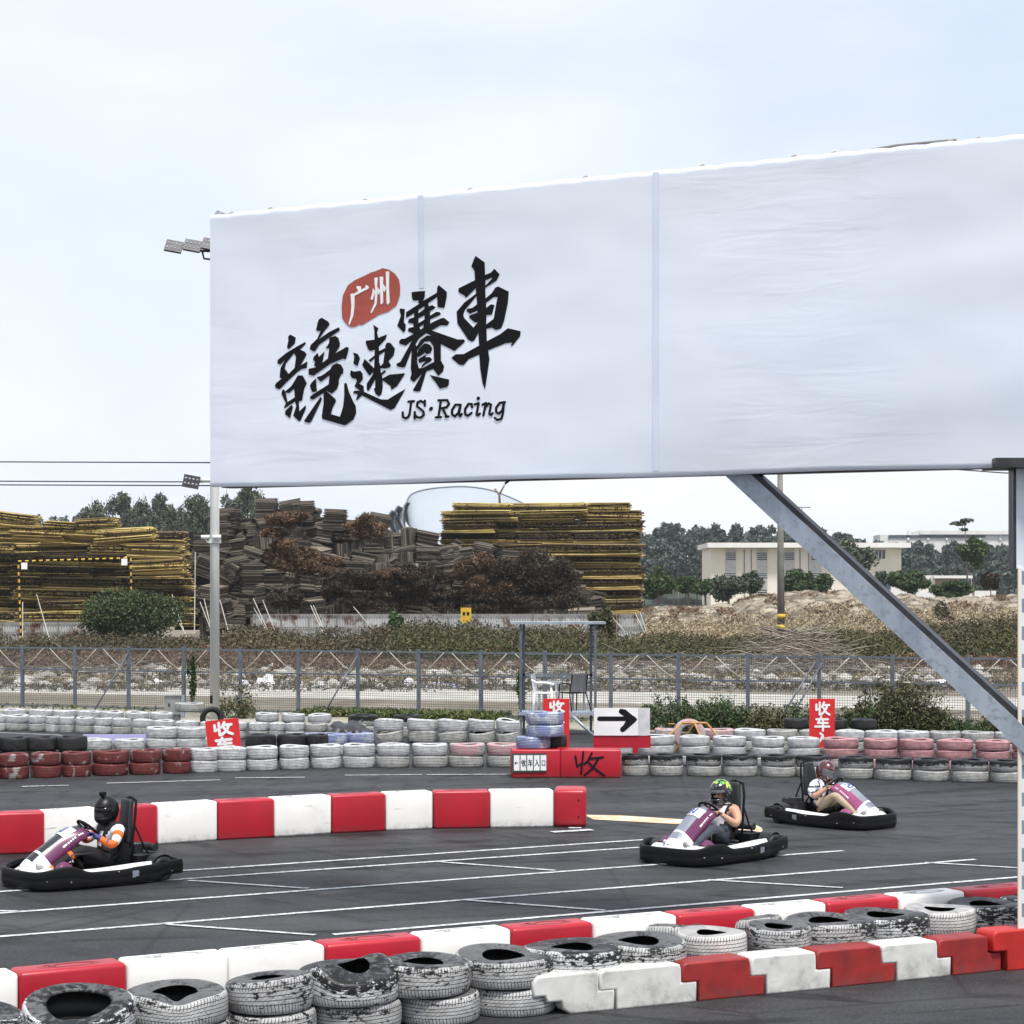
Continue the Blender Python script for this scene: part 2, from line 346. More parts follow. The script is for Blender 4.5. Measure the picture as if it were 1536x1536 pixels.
leaf('leaf_far', [(.022, .034, .028), (.05, .07, .055), (.11, .135, .11)], scale=.06)
leaf('leaf_green', [(.014, .03, .010), (.035, .065, .02), (.08, .12, .045)], scale=.5)
leaf('leaf_bush', [(.012, .022, .008), (.04, .06, .022), (.09, .12, .045)], scale=.35)
leaf('leaf_olive', [(.014, .020, .007), (.035, .045, .014), (.075, .080, .030), (.15, .125, .055)], scale=.35)
leaf('leaf_scrub', [(.012, .015, .007), (.035, .035, .015), (.085, .065, .034), (.15, .115, .065)], scale=.12)
leaf('leaf_dry', [(.06, .035, .02), (.14, .085, .05), (.26, .17, .10)], scale=.3)
leaf('leaf_rust', [(.022, .014, .009), (.095, .056, .032), (.24, .15, .085)], scale=.4)
leaf('leaf_vinedark', [(.008, .006, .004), (.03, .02, .013), (.07, .045, .03), (.05, .06, .025)], scale=.4)
leaf('straw', [(.16, .12, .07), (.30, .24, .15), (.42, .36, .25)], scale=.3)
leaf('grass', [(.03, .05, .015), (.07, .10, .03), (.16, .15, .06)], scale=.6)
leaf('bamboo', [(.06, .04, .015), (.27, .19, .055), (.62, .50, .20)], scale=.5)
leaf('bamboo_dark', [(.010, .007, .004), (.035, .024, .014), (.09, .06, .03)], scale=.5)
leaf('mat', [(.022, .018, .014), (.085, .07, .054), (.27, .235, .19)], scale=.35)
leaf('twig', [(.08, .065, .055), (.2, .17, .14), (.34, .3, .25)], scale=.4)
leaf('stone', [(.12, .11, .095), (.28, .26, .23), (.5, .48, .44)], scale=.5)
mt['bark'] = M_('pale_bark', (.22, .19, .16), (.10, .085, .07), 2, .9, stretch=(1, 1, .2))
# ------------------------------------------------------------------ leaf clouds
def leaf_mesh(name, C, size, up=0.0, aspect=1.0, jit=.5):
    """C (n,3) centres; one triangle pair (kite) per leaf, random facing"""
    n = len(C); a = rng.normal(size=(n, 3)); a[:, 2] *= (1-up); a[:, 2] += up*3*np.abs(rng.normal(size=n))
    a /= np.linalg.norm(a, axis=1)[:, None]; b = rng.normal(size=(n, 3)); b -= (b*a).sum(1)[:, None]*a; b /= np.linalg.norm(b, axis=1)[:, None]
    s = size*(1-jit/2+jit*rng.random(n))[:, None]
    V = np.stack([C-a*s*aspect, C+b*s*.42, C+a*s*aspect, C-b*s*.42], 1).reshape(-1, 3)
    me = bpy.data.meshes.new(name); me.vertices.add(4*n); me.vertices.foreach_set('co', V.ravel().astype(np.float32))
    me.loops.add(4*n); me.loops.foreach_set('vertex_index', np.arange(4*n, dtype=np.int32))
    me.polygons.add(n); me.polygons.foreach_set('loop_start', np.arange(0, 4*n, 4, dtype=np.int32))
    me.update(calc_edges=True); return me
def blob_points(n, blobs, shell=.55):
    """points in a union of ellipsoids (cx,cy,cz,rx,ry,rz)"""
    B = np.array(blobs, float); wgt = (B[:, 3]*B[:, 5]); wgt /= wgt.sum(); k = rng.choice(len(B), n, p=wgt)
    d = rng.normal(size=(n, 3)); d /= np.linalg.norm(d, axis=1)[:, None]
    r = (shell+(1-shell)*rng.random(n)**.7)*(1+.12*rng.normal(size=n)); return B[k, :3]+d*r[:, None]*B[k, 3:]
def sub_blobs(c, r, n, k=.42, iso=False):
    out = []
    for i in range(n):
        d = rng.normal(size=3); d /= np.linalg.norm(d); q = rng.random()**.4*(1-k*.6)
        out.append((c[0]+d[0]*r[0]*q, c[1]+d[1]*r[1]*q, c[2]+d[2]*r[2]*q, r[0]*k*(.7+.6*rng.random()), r[1]*k*(.7+.6*rng.random()), (r[0] if iso else r[2])*k*(.7+.6*rng.random())))
    return out
def bush(name, loc, w, h, label, m='leaf_green', n=2500, lf=.09, nb=12, group=None, cat='bush', d=None, stems=6, aspect=1.0):
    d = d or w; e = empty(name, loc, label, cat, group)
    B = sub_blobs((0, 0, h*.52), (w/2, d/2, h*.48), nb)
    C = blob_points(n, B); C = C[C[:, 2] > .02]
    link('foliage', leaf_mesh('foliage', C, lf, aspect=aspect), mt[m], e)
    b = MB()
    for i in range(stems):
        q = B[i % len(B)]; b.tube([(q[0]*.15, q[1]*.15, -.02), (q[0]*.5, q[1]*.5, q[2]*.5), (q[0], q[1], q[2])], [.03*h/2+.01, .02*h/2+.006, .006], 5)
    b.build('stem', mt['bark'], e); return e
def weeds(name, loc, w, h, label, m='leaf_green', n=2500, lf=.05, group=None, cat='weeds', d=.9, stems=40):
    # upright stems of uneven height, leaves strung along each
    e = empty(name, loc, label, cat, group); C = []; b = MB(); k = max(8, n//stems)
    for i in range(stems):
        x = random.uniform(-.5, .5)*w; y = random.uniform(-.5, .5)*d; hh = h*(1-.75*abs(2*x/w)**2)*random.uniform(.35, 1.05); lx, ly = random.uniform(-.22, .22)*hh, random.uniform(-.2, .2)*hh
        t = rng.random(k)**.8; rad = .05+.10*hh*(1-t)*t*3.2
        C.append(np.stack([x+lx*t+rng.normal(size=k)*rad, y+ly*t+rng.normal(size=k)*rad, np.abs(hh*t+rng.normal(size=k)*.03)], 1))
        if i % 2 == 0: b.tube([(x, y, -.02), (x+lx*.5, y+ly*.5, hh*.5), (x+lx, y+ly, hh)], [.008, .006, .003], 4)
    link('foliage', leaf_mesh('foliage', np.concatenate(C), lf, aspect=1.3), mt[m], e); b.build('stem', mt['twig'], e); return e
def tree_proto(name, h, cw, ch, label, m='leaf_green', n=3000, lf=.35, nb=14, trunk=.2, group=None, base=None, lean=0, iso=False, k=.4):
    e = empty(name, (0, 0, 0), label, 'tree', group)
    zc = h-ch/2; B = sub_blobs((lean, 0, zc), (cw/2, cw/2, ch/2), nb, k, iso)
    link('crown', leaf_mesh('crown', blob_points(n, B, .45), lf), mt[m], e)
    b = MB(); b.tube([(0, 0, -.3), (lean*.3+.1*random.random(), 0, h*.35), (lean*.8, 0, h*.7), (lean, 0, h*.93)], [trunk, trunk*.8, trunk*.5, trunk*.15], 7)
    for q in B[:8]: b.tube([(lean*.6, 0, max(h*.3, q[2]-ch*.25)), ((q[0]+lean)*.5, q[1]*.5, q[2]-.1*ch), (q[0], q[1], q[2])], [trunk*.4, trunk*.25, trunk*.08], 5)
    b.build('trunk', mt['bark'], e); return e
ORD = ['first', 'second', 'third', 'fourth', 'fifth', 'sixth', 'seventh', 'eighth', 'ninth', 'tenth', 'eleventh', 'twelfth', 'thirteenth', 'fourteenth',
       'fifteenth', 'sixteenth', 'seventeenth', 'eighteenth', 'nineteenth', 'twentieth']
# ------------------------------------------------------------------ ground
def sheet(name, pts, z, m, kind='structure'):
    return tag(MB().add([(p[0], p[1], z) for p in pts], [list(range(len(pts)))]).build(name, m, fixn=False), kind=kind)
mt['dirt'] = M_('dry_dirt', (.24, .205, .155), (.13, .11, .075), .5, .95, bmp=.5, bscale=3, mode='world', dirt=(.10, .085, .05), dscale=.18, dlo=.45, dhi=.7)
mt['concrete'] = M_('pale_concrete', (.50, .48, .43), (.36, .34, .30), .7, .9, bmp=.2, mode='world', dirt=(.22, .2, .17), dscale=1.5, dlo=.55, dhi=.8)
sheet('ground', [(-1500, -40), (1500, -40), (1500, 3000), (-1500, 3000)], 0, mt['dirt'])
fl0 = Vector((-14.2, 58, 0)); fl1 = Vector((10.9, 47.8, 0)); fd = (fl1-fl0).normalized()
def fp(t, z=0, off=0): p = fl0+fd*t+Vector((fd.y, -fd.x, 0))*off; p.z = z; return p      # along the fence, off>0 towards the camera
sheet('asphalt_track', [(-40, -10), (40, -10), (40, 30), fp(45, off=3.0), fp(27, off=3.0), fp(0, off=5.0), fp(-22, off=4.0), (-40, 50)], .004, mt['asphalt'])
def path_far():
    P = [(-60, 84), (-16, 66.5), (-2, 61.5), (12, 56.5), (30, 50), (34, 56), (14, 64), (-1, 68.5), (-16, 76), (-60, 96)]
    sheet('concrete_path', P, .004, mt['concrete'])
path_far()
sheet('dusty_verge', [fp(-22, off=3.9), fp(0, off=4.9), fp(27, off=2.9), fp(45, off=2.9), fp(45, off=-1.0), fp(-22, off=-1.0)], .008,
      M_('dusty_verge', (.36, .34, .29), (.2, .185, .14), 1.4, .95, bmp=.3, mode='world', dirt=(.09, .10, .05), dscale=.8, dlo=.5, dhi=.7))
# painted lines
def line(a, b, wd=.085, z=.010, m='line', b2=None):
    p, q = gp(*a), gp(*b); d = (q-p).normalized(); n = Vector((-d.y, d.x, 0))*wd/2
    LN.add([(v.x, v.y, z) for v in (p-n, q-n, q+n, p+n)], [(0, 1, 2, 3)])
LN = MB()
for a, b in [((-150, 1382), (1265, 1277)), ((-150, 1418), (1463, 1290)), ((-150, 1349), (958, 1272)), ((273, 1307), (980, 1259.5)), ((500, 1403), (1700, 1302)),
             ]: line(a, b)
for a, b in [((283, 1322), (463, 1334)), ((250, 1388), (473, 1404)), ((658, 1294), (833, 1307)), ((692, 1351), (907, 1367)),
             ((1061, 1321), (1264, 1333)), ((1387, 1295), (1560, 1305)), ((-60, 1366.5), (30, 1368.5))]: line(a, b, .07, .013)
for a, b in [((33, 1181), (103, 1179)), ((160, 1176), (330, 1171)), ((353, 1168), (457, 1167)), ((517, 1164), (633, 1163)), ((640, 1163), (765, 1162.5)),
             ((0, 1100), (80, 1103)), ((80, 1103), (150, 1108))]: line(a, b, .08, .016)
line((828, 1249.5), (888, 1246), .16, .016); line((853, 1243.6), (872, 1243.6), .12, .019)
tag(LN.build('road_lines', mt['line'], fixn=False), kind='structure')
o = MB(); o.add([gp(*p, .010) for p in ((876, 1222), (930, 1223), (1026, 1229), (1040, 1233), (1016, 1236), (890, 1229))], [(0, 1, 2, 3, 4, 5)][::-1])
c = gp(1112, 1243, 0); 
o.add([(c.x+.28*math.cos(t*math.pi/8), c.y+.75*math.sin(t*math.pi/8), .010) for t in range(16)], [tuple(range(16))])
tag(o.build('painted_track_marks', mt['orange_line'], fixn=False), kind='structure')
# ------------------------------------------------------------------ hills and far woods
def ridge(name, X0, X1, Y, depth, hf, m, nx=60, ny=8, rough=.6):
    P = []
    for j in range(ny+1):
        v = j/ny; row = []
        for i in range(nx+1):
            x = X0+(X1-X0)*i/nx; prof = math.sin(math.pi*min(1, v*1.0))**.7 if 0 < v < 1 else 0
            nz = (math.sin(x*.9/rough+v*5)+math.sin(x*.37/rough+v*9+2)+math.sin(x*2.1/rough+v*3))*.16
            row.append((x, Y+depth*v, -0.3+max(0, hf(x))*prof*(1+nz*.35)+(.25*nz if prof else 0)))
        P.append(row)
    return tag(MB().grid(P).build(name, m, fixn=False), kind='structure')
mt['hillgreen'] = M_('wooded_slope', (.05, .065, .05), (.03, .04, .032), .05, .95, mode='world')
HF = lambda x: 13.0+1.5*math.sin(x*.03)-3.2*max(0, min(1, (x-88)/14))
ridge('far_hill', -20, 260, 480, 330, HF, mt['hillgreen'], 60)
ridge('distant_hill', -220, -70, 900, 150, lambda x: 33+4*math.sin(x*.05), mt['hillgreen'], 40)
def forest(name, X0, X1, Y, d, ztop, n, lf, m, treeh=9, treew=7, dens=5.5):
    B = []
    nt_ = int((X1-X0)/treew*dens)
    for i in range(nt_):
        x = X0+(X1-X0)*random.random(); k = random.random(); y = Y+d*k
        g = ztop(x)*math.sin(min(1, .02+k*.98)*math.pi/2)**.8
        h = treeh*(.75+.5*random.random())
        for q in range(4):
            B.append((x+random.uniform(-1, 1)*treew*.22, y, g+h*(.45+.17*q), treew*.3*(1.1-.16*q), treew*.3, h*.13))
    C = blob_points(n, B, .6)
    o = tag(link(name, leaf_mesh(name, C, lf), mt[m]), kind='stuff'); return o
forest('hillside_wood', 24, 180, 482, 150, HF, 150000, .85, 'leaf_far', 8.5, 6.5, 17)
forest('distant_wood', -225, -75, 880, 60, lambda x: 24+3*math.sin(x*.05), 22000, 1.6, 'leaf_far', 12, 9, 12)
def far_ground_trees():
    # pale trunks that show between the crowns of the wood
    b = MB()
    for i in range(260):
        x = random.uniform(30, 170); y = random.uniform(480, 560); g = HF(x)*math.sin((y-480)/165*math.pi/2)**.8; h = random.uniform(5, 8)
        b.tube([(x, y, g), (x+random.uniform(-.5, .5), y, g+h)], [.18, .08], 4)
    tag(b.build('wood_trunks', mt['bark']), kind='stuff')
far_ground_trees()
# left row of eucalyptus, one thing each
ptop = [(138, 743, 34), (160, 746, 28), (182, 738, 32), (200, 745, 26), (216, 738, 34), (240, 740, 32), (258, 752, 26), (275, 750, 30), (294, 742, 32), (312, 738, 30), (340, 732, 34), (372, 728, 40), (390, 738, 28), (414, 744, 24)]
protos = [tree_proto('eucalyptus_tree', 17, 6.2, 14.5, 'x', 'leaf_euc', 6500, .30, 30, .22, iso=True, k=.36) for _ in range(3)]
for i, (px, py, wd) in enumerate(ptop):
    t = protos[i] if i < 3 else copy_tree(protos[i % 3])
    Y = 330+(i*37 % 40); s = (3.2+(HY-py)/F*Y)/15.9; t.location = ((px-CX)/F*Y, Y, 0); t.scale = (wd/F*Y/4.0,)*2+(s,); t.rotation_euler[2] = i*1.7
    side = 'those left of the lamp pole' if px < 322 else 'those right of the lamp pole'
    t['label'] = f"tall eucalyptus, {ORD[i] if px<322 else ORD[i-10]} from the left among {side}"; t['category'] = 'tree'; t['group'] = 'eucalyptus row behind the yard'
sp = tree_proto('round_tree', 9, 7, 6.5, 'x', 'leaf_euc', 1800, .45, 10, .22)
for i, (px, py) in enumerate([(33, 778), (49, 776)]):
    t = sp if i == 0 else copy_tree(sp); Y = 330; s = (3.2+(HY-py)/F*Y)/9; t.location = ((px-CX)/F*Y, Y, 0); t.scale = (.36, .36, s)
    t['label'] = ['small round tree at far left behind the yellow bamboo stack', 'darker small tree just right of the round tree above the bamboo stack'][i]; t['category'] = 'tree'; t['group'] = 'small trees at far left'
# ------------------------------------------------------------------ stadium-like shell
def shell():
    Y = 600; e = empty('domed_hall', at(700, 900, Y)*1, 'huge white shell roofed hall rising behind the heaps', 'building'); e.location.z = 0
    x0 = e.location.x
    def P(px, py, d=0): v = at(px, py, Y); return (v.x-x0, d, v.z)
    top = [(611, 768), (610, 755), (614, 745), (622, 739), (640, 734), (665, 731), (700, 730), (735, 735), (765, 746), (790, 758), (812, 775)]
    bot = [(655, 812), (640, 800), (625, 786), (618, 772), (630, 800), (660, 830), (700, 835), (735, 835), (765, 835), (800, 835), (830, 835)]
    T = catmull([(a, b, 0) for a, b in top], 5)
    G = []
    for i, q in enumerate(T):
        row = []
        for j in range(13):
            v = j/12; bx = 668+(q.x-611)*.85; bz = 912
            x = q.x+(bx-q.x)*v**1.3; y = q.y+(bz-q.y)*v
            row.append(P(x, y, -34*math.sin(v*math.pi/2)))
        G.append(row)
    MB().grid(G).build('roof_shell', mt['shell'], e, fixn=False)
    MB().tube([P(q.x, q.y-.2, -.3) for q in T], .22, 6).build('roof_rim', mt['rim'], e)
    for k, (dx, dy) in enumerate([(0, 0), (-13, 6), (-22, 13)]):
        rimp = catmull([(612+dx, 753+dy, 0), (607+dx, 760+dy, 0), (606+dx, 772+dy, 0), (613+dx, 786+dy, 0), (627+dx, 803+dy, 0)], 5)
        g2 = [[P(q.x, q.y, -1-k), P(q.x+9-k, q.y+4, -3-k), P(q.x+16, q.y+12, -2)] for q in rimp]
        MB().grid(g2).build('side_shell', mt['shell'], e, fixn=False)
        MB().tube([P(q.x, q.y, -1.6-k) for q in rimp], .35, 5).build('side_rim', mt['rim'], e)
        b = MB()
        for q in rimp[2:-3]:
            for u in (.3, .55, .8): b.box(P(q.x+9*u, q.y+4*u, -3.5-k), (.5, .3, .9))
        b.build('window_band', mt['glass'], e)
    return e
shell()
# ------------------------------------------------------------------ institute building on the right
def building():
    Y = 310; s = F/Y; e = empty('institute_building', (at(1062, 900, Y).x, Y, 0), 'cream three storey block with flat white roof slab and louvred window strips', 'building')
    e.rotation_euler[2] = 0
    x = lambda px: (px-1062)/s; z = lambda py: CH+(HY-py)/s
    Wd = x(1352)-x(1066); D = 14
    b = MB(); b.box((x(1066)+Wd/2, D/2, z(822)/2), (Wd, D, z(822))); b.build('wall', mt['cream'], e)
    b = MB(); b.box((x(1211), D/2-.6, z(818.2)), (x(1359)-x(1060)+.4, D+3, .75)); b.build('roof', mt['white_render'], e)
    for px in (1096, 1143, 1184, 1224):     # louvred strips
        wn = MB(); w0 = 16/s; wn.box((x(px), -.03, (z(823)+z(893))/2-.1), (w0, .1, z(823)-z(893))); f = wn.build('window', mt['shade_slat'], e)
        g = MB()
        for (a, bb) in ((829, 841), (860, 868), (884, 892)): g.box((x(px), -.09, (z(a)+z(bb))/2), (w0*.92, .06, z(a)-z(bb)))
        g.build('pane', mt['glass'], f)
        l = MB()
        for k in range(22): l.box((x(px), -.16, z(825)-.32*k), (w0, .05, .10))
        l.build('louvre', mt['shade_slat'], f)
    for px in (1116.5, 1127, 1167, 1200, 1213): MB().box((x(px), -.05, z(860)), (.16, .1, z(823)-z(895))).build('downpipe', mt['rim'], e)
    for (a, bb, c, d) in ((1312, 1328, 825, 838), (1300, 1311, 826, 838), (1312, 1330, 857, 862), (1285, 1297, 826, 838)):
        f = MB().box(((x(a)+x(bb))/2, -.02, (z(c)+z(d))/2), (x(bb)-x(a), .08, z(c)-z(d))).build('window', mt['glass'], e)
        l = MB()
        for k in range(4): l.box((x(a)+(x(bb)-x(a))*k/3, -.08, (z(c)+z(d))/2), (.1, .06, z(c)-z(d)))
        l.build('window_frame', mt['white_render'], f)
    return e
building()
def annex():
    Y = 290; s = F/Y; e = empty('annex_building', (at(1300, 900, Y).x, Y, 0), 'low white annex with a flat slab and tan end room, right of the cream block', 'building')
    x = lambda px: (px-1300)/s; z = lambda py: CH+(HY-py)/s
    MB().box((x(1352), 5, z(863)/2), (x(1402)-x(1301), 10, z(863))).build('wall', mt['white_render'], e)
    MB().box((x(1422), 5.5, z(868)/2), (x(1442)-x(1403), 9, z(868))).build('end_room', M_('tan_render', (.42, .35, .28), None, 1, .8, mode='world'), e)
    MB().box((x(1428), 5, z(865.4)), (x(1457)-x(1399), 12, .4)).build('roof', mt['white_render'], e)
    MB().box((x(1478), 5, z(886)/2), (x(1500)-x(1458), 6, z(886))).build('side_wall', mt['white_render'], e)
    for a, bb in ((1324, 1336), (1362, 1374), (1427, 1432)): MB().box(((x(a)+x(bb))/2, -.05, z(878)), (x(bb)-x(a), .1, 1.3)).build('window', mt['glass'], e)
    b = MB(); b.tube([(x(1348), 3, z(861)), (x(1360), 3, z(861))], .35, 10); b.build('roof_tank', mt['white'], e)
annex()
def hilltop():
    Y = 640; s = F/Y; e = empty('hilltop_block', (at(1320, 900, Y).x, Y, 0), 'long low white building along the top of the wooded hill', 'building')
    x = lambda px: (px-1320)/s; z = lambda py: CH+(HY-py)/s
    MB().box((x(1440), 6, z(802)/2), (x(1560)-x(1320), 12, z(802))).build('wall', mt['white_render'], e)
    MB().box((x(1470), 6, z(799)), (x(1560)-x(1378), 14, 1.2)).build('roof', mt['white_render'], e)
    MB().box((x(1405), -.3, z(804.5)), (x(1480)-x(1335), .3, .8)).build('window_band', mt['glass'], e)
    for px in (1362, 1392, 1420, 1470, 1500): MB().box((x(px), -.2, z(803)), (.7, .5, 3)).build('roof_post', mt['white_render'], e)
hilltop()
# single trees near the buildings
def one_tree(name, px, ptop, Y, wpx, label, m='leaf_green', hpx=None, n=3000, lf=.3, trunk=.18, nb=14, base=None):
    if ptop > 855: ptop -= 8; n = int(n*1.3)
    s = F/Y; h = CH+(HY-ptop)/s; ch = (hpx/s if hpx else h*.9)
    t = tree_proto(name, h, wpx*1.22/s, ch, label, m, n, lf, nb, trunk); t.location = ((px-CX)/s, Y, 0); return t
one_tree('broadleaf_tree', 1283, 808, 262, 66, 'large dark broadleaf tree standing in front of the cream block', 'leaf_euc', 58, 5200, .32, .3)
one_tree('slender_tree', 1460, 806, 240, 40, 'slender tall tree with a bare upper branch at right of the annex', 'leaf_green', 44, 2200, .3, .16)
bt = MB(); 
tt = at(1447, 784, 240)
e = empty('bare_top_tree', (tt.x, 240.5, 0), 'leggy thin treetop poking above the slender tree', 'tree')
C = blob_points(420, [(-.6, 0, tt.z-.1, 1.0, .5, .25), (.4, 0, tt.z+.3, .9, .5, .22), (0, 0, tt.z-.8, .5, .3, .2)]); link('crown', leaf_mesh('crown', C, .2), mt['leaf_euc'], e)
MB().tube([(.5, 0, 0), (.4, 0, tt.z*.6), (.1, 0, tt.z)], [.14, .1, .04], 6).build('trunk', mt['bark'], e)
one_tree('droopy_tree', 1486, 866, 215, 24, 'small dark droopy tree right of the slender tall tree', 'leaf_vinedark', 26, 1500, .22, .1)
one_tree('round_tree', 987, 862, 205, 46, 'leftmost round green tree beside the right bamboo stack', 'leaf_green', 44, 2600, .24)
one_tree('round_tree', 1032, 872, 212, 36, 'thinner round tree second from the bamboo stack, left of the dark shrub tree', 'leaf_green', 30, 1700, .22)
one_tree('round_tree', 1058, 872, 215, 30, 'narrow tree touching the dark spiky tree before the cream block', 'leaf_green', 32, 1500, .22)
one_tree('spiky_tree', 1092, 864, 205, 46, 'dark spiky tree in front of the left end of the cream block', 'leaf_euc', 44, 2600, .24)
one_tree('spiky_tree', 1125, 866, 207, 38, 'dark spiky tree just left of the concrete utility pole', 'leaf_euc', 42, 2200, .24)
one_tree('spreading_shrub_tree', 1195, 862, 210, 52, 'wide green shrub tree just right of the concrete utility pole', 'leaf_green', 40, 2600, .24)
one_tree('spreading_shrub_tree', 1232, 868, 212, 40, 'lower shrub tree under the diagonal beam', 'leaf_green', 30, 1900, .24)
one_tree('spiky_tree', 1322, 866, 230, 22, 'thin dark tree beside the annex left wall', 'leaf_euc', 32, 1100, .24)
one_tree('round_tree', 1362, 863, 205, 56, 'bushy green tree in front of the white annex', 'leaf_green', 36, 3000, .24)
one_tree('low_round_shrub', 1426, 880, 200, 54, 'low rounded shrub below the tan end room', 'leaf_green', 24, 2600, .2)
def mast():
    Y = 420; e = empty('antenna_mast', (at(1203, 815, Y).x, Y, 0), 'thin antenna mast with a cross arm above the cream block roof', 'mast'); s = F/Y
    z = lambda py: CH+(HY-py)/s
    MB().tube([(0, 0, 0), (0, 0, z(760))], [.3, .1], 5).build('pole', mt['rim'], e)
    MB().tube([(-1.8, 0, z(761)), (1.8, 0, z(761))], .12, 5).build('cross_arm', mt['rim'], e)
mast()
# ------------------------------------------------------------------ sand mounds
mt['mound'] = M_('dry_earth_mound', (.40, .35, .27), (.20, .165, .115), .7, .95, bmp=.8, bscale=2.5, mode='world', dirt=(.075, .06, .04), dscale=.9, dlo=.44, dhi=.6)
def mtop(pts, Y):
    def f(X):
        px = X*F/Y+CX
        for (a, ya), (b, yb) in zip(pts, pts[1:]):
            if a <= px <= b: t = (px-a)/(b-a); t = t*t*(3-2*t); return CH+(HY-(ya+(yb-ya)*t))/F*Y+.3
        return 0
    return f
def rough_mound(name, X0, X1, Y, depth, hf, nx=320, ny=26):
    from mathutils import noise as mn
    P = []
    for j in range(ny+1):
        v = j/ny; row = []
        for i in range(nx+1):
            x = X0+(X1-X0)*i/nx; prof = math.sin(math.pi*v)**.6 if 0 < v < 1 else 0
            nz = mn.fractal(Vector((x*.5, v*4.0, 1.7)), .7, 2.1, 7)
            row.append((x+nz*.4, Y+depth*v, -.3+(hf(x)*prof**.7*(1+.05*nz)+.28*nz*prof)))
        P.append(row)
    return tag(MB().grid(P).build(name, mt['mound'], fixn=False), kind='structure')
pts = [(940, 918), (985, 910), (1040, 911), (1095, 911), (1112, 900), (1135, 893), (1170, 893), (1230, 890), (1260, 888), (1300, 893), (1340, 897), (1400, 899), (1450, 899), (1500, 895), (1560, 895)]
rough_mound('earth_mound', 8, 56, 170, 24, mtop(pts, 182))
# straw over the mound and scrub in front of it
def strip_leaves(name, X0f, n, m, lf, dens, kind='stuff', up=.3, aspect=1.8):
    C = []
    for i in range(n): C.append(X0f())
    return tag(link(name, leaf_mesh(name, np.array(C), lf, up=0, aspect=aspect), mt[m]), kind=kind)
def scrub(name, Y0, Y1, pxa, pxb, topf, n, m, lf, clump=2.0, aspect=1.2, basez=0):
    """clumpy scrub between two distances; topf(px) = photo row of its top edge seen at Y0..Y1"""
    B = []
    k = 0
    while k < int((pxb-pxa)/F*(Y0+Y1)/2/clump*(Y1-Y0)/clump*1.6):
        Y = random.uniform(Y0, Y1); px = random.uniform(pxa, pxb); top = CH+(HY-topf(px))/F*Y1
        h = max(.25, top*random.uniform(.5, 1.18)*(.8+.2*(Y-Y0)/(Y1-Y0))); rr = clump*random.uniform(.35, .7)
        B.append(((px-CX)/F*Y, Y, basez+h*.45, rr, rr, h*.5)); k += 1
    C = blob_points(n, B, .5); C = C[C[:, 2] > 0]
    return tag(link(name, leaf_mesh(name, C, lf, aspect=aspect), mt[m]), kind='stuff')
def interp(pts):
    def f(px):
        if px <= pts[0][0]: return pts[0][1]
        for (a, ya), (b, yb) in zip(pts, pts[1:]):
            if a <= px <= b: return ya+(yb-ya)*(px-a)/(b-a)
        return pts[-1][1]
    return f
topR = interp([(-50, 948), (250, 946), (300, 942), (380, 932), (450, 940), (560, 938), (610, 926), (700, 922), (760, 932), (900, 938), (960, 948), (1040, 942), (1100, 948), (1200, 938), (1300, 936), (1400, 930), (1560, 912)])
scrub('scrub_belt', 96, 124, -60, 1600, topR, 150000, 'leaf_scrub', .085, 1.7)
scrub('green_scrub', 92, 116, 580, 1600, lambda p: topR(p)+5, 90000, 'leaf_olive', .075, 1.4)
scrub('dry_scrub', 84, 97, -60, 1600, interp([(-50, 975), (300, 968), (560, 980), (900, 985), (1000, 990), (1500, 975)]), 80000, 'leaf_dry', .07, 1.1, 2.0)
scrub('straw_belt', 128, 160, 950, 1600, interp([(950, 935), (1100, 930), (1200, 925), (1400, 915), (1560, 900)]), 30000, 'straw', .10, 1.5, 1.8)
scrub('dry_grass_patch', 72, 86, -60, 1600, interp([(-50, 1012), (700, 1020), (1100, 1015), (1600, 1000)]), 14000, 'straw', .06, 1.0, 2.5)
scrub('low_scrub', 67, 88, -60, 1600, interp([(-50, 1022), (300, 1030), (700, 1022), (1100, 1012), (1600, 1000)]), 30000, 'leaf_scrub', .055, .8, 1.8)
def mound_tufts():
    C = []; hf = mtop(pts, 182)
    for i in range(15000):
        x = random.uniform(8, 56); v = random.random()**1.3*.6; z = -.3+hf(x)*(math.sin(math.pi*v)**.42 if v > 0 else 0)
        if mn_.noise(Vector((x*.35, v*6, 4))) > -.02: C.append((x, 170+24*v, z+.1*random.random()))
    tag(link('mound_tufts', leaf_mesh('mound_tufts', np.array(C), .13, aspect=1.8), mt['leaf_dry']), kind='stuff')
from mathutils import noise as mn_
mound_tufts()
scrub('mound_straw', 166, 173, 970, 1600, interp([(950, 932), (1100, 918), (1200, 905), (1600, 905)]), 26000, 'straw', .10, 1.3, 1.8)
# rubble on the dirt
def rubble():
    b = MB(); ico = bmesh.new(); bmesh.ops.create_icosphere(ico, subdivisions=1, radius=1)
    iv = [v.co.copy() for v in ico.verts]; fc = [[v.index for v in f.verts] for f in ico.faces]
    for i in range(2600):
        Y = random.uniform(69, 90); px = random.uniform(-40, 1500); r = random.choice([.05, .07, .09, .12, .18, .3])*random.uniform(.7, 1.2)
        sx, sy, sz = r*random.uniform(.7, 1.5), r*random.uniform(.7, 1.5), r*random.uniform(.4, .9); a = random.random()*6
        M = Matrix.Translation(((px-CX)/F*Y, Y, sz*.4)) @ Matrix.Rotation(a, 4, 'Z') @ Matrix.Diagonal((sx, sy, sz, 1))
        b.add([v*(1+random.uniform(-.2, .2)) for v in iv], fc, 0, M)
    tag(b.build('rubble', mt['stone'], fixn=False), kind='stuff')
rubble()
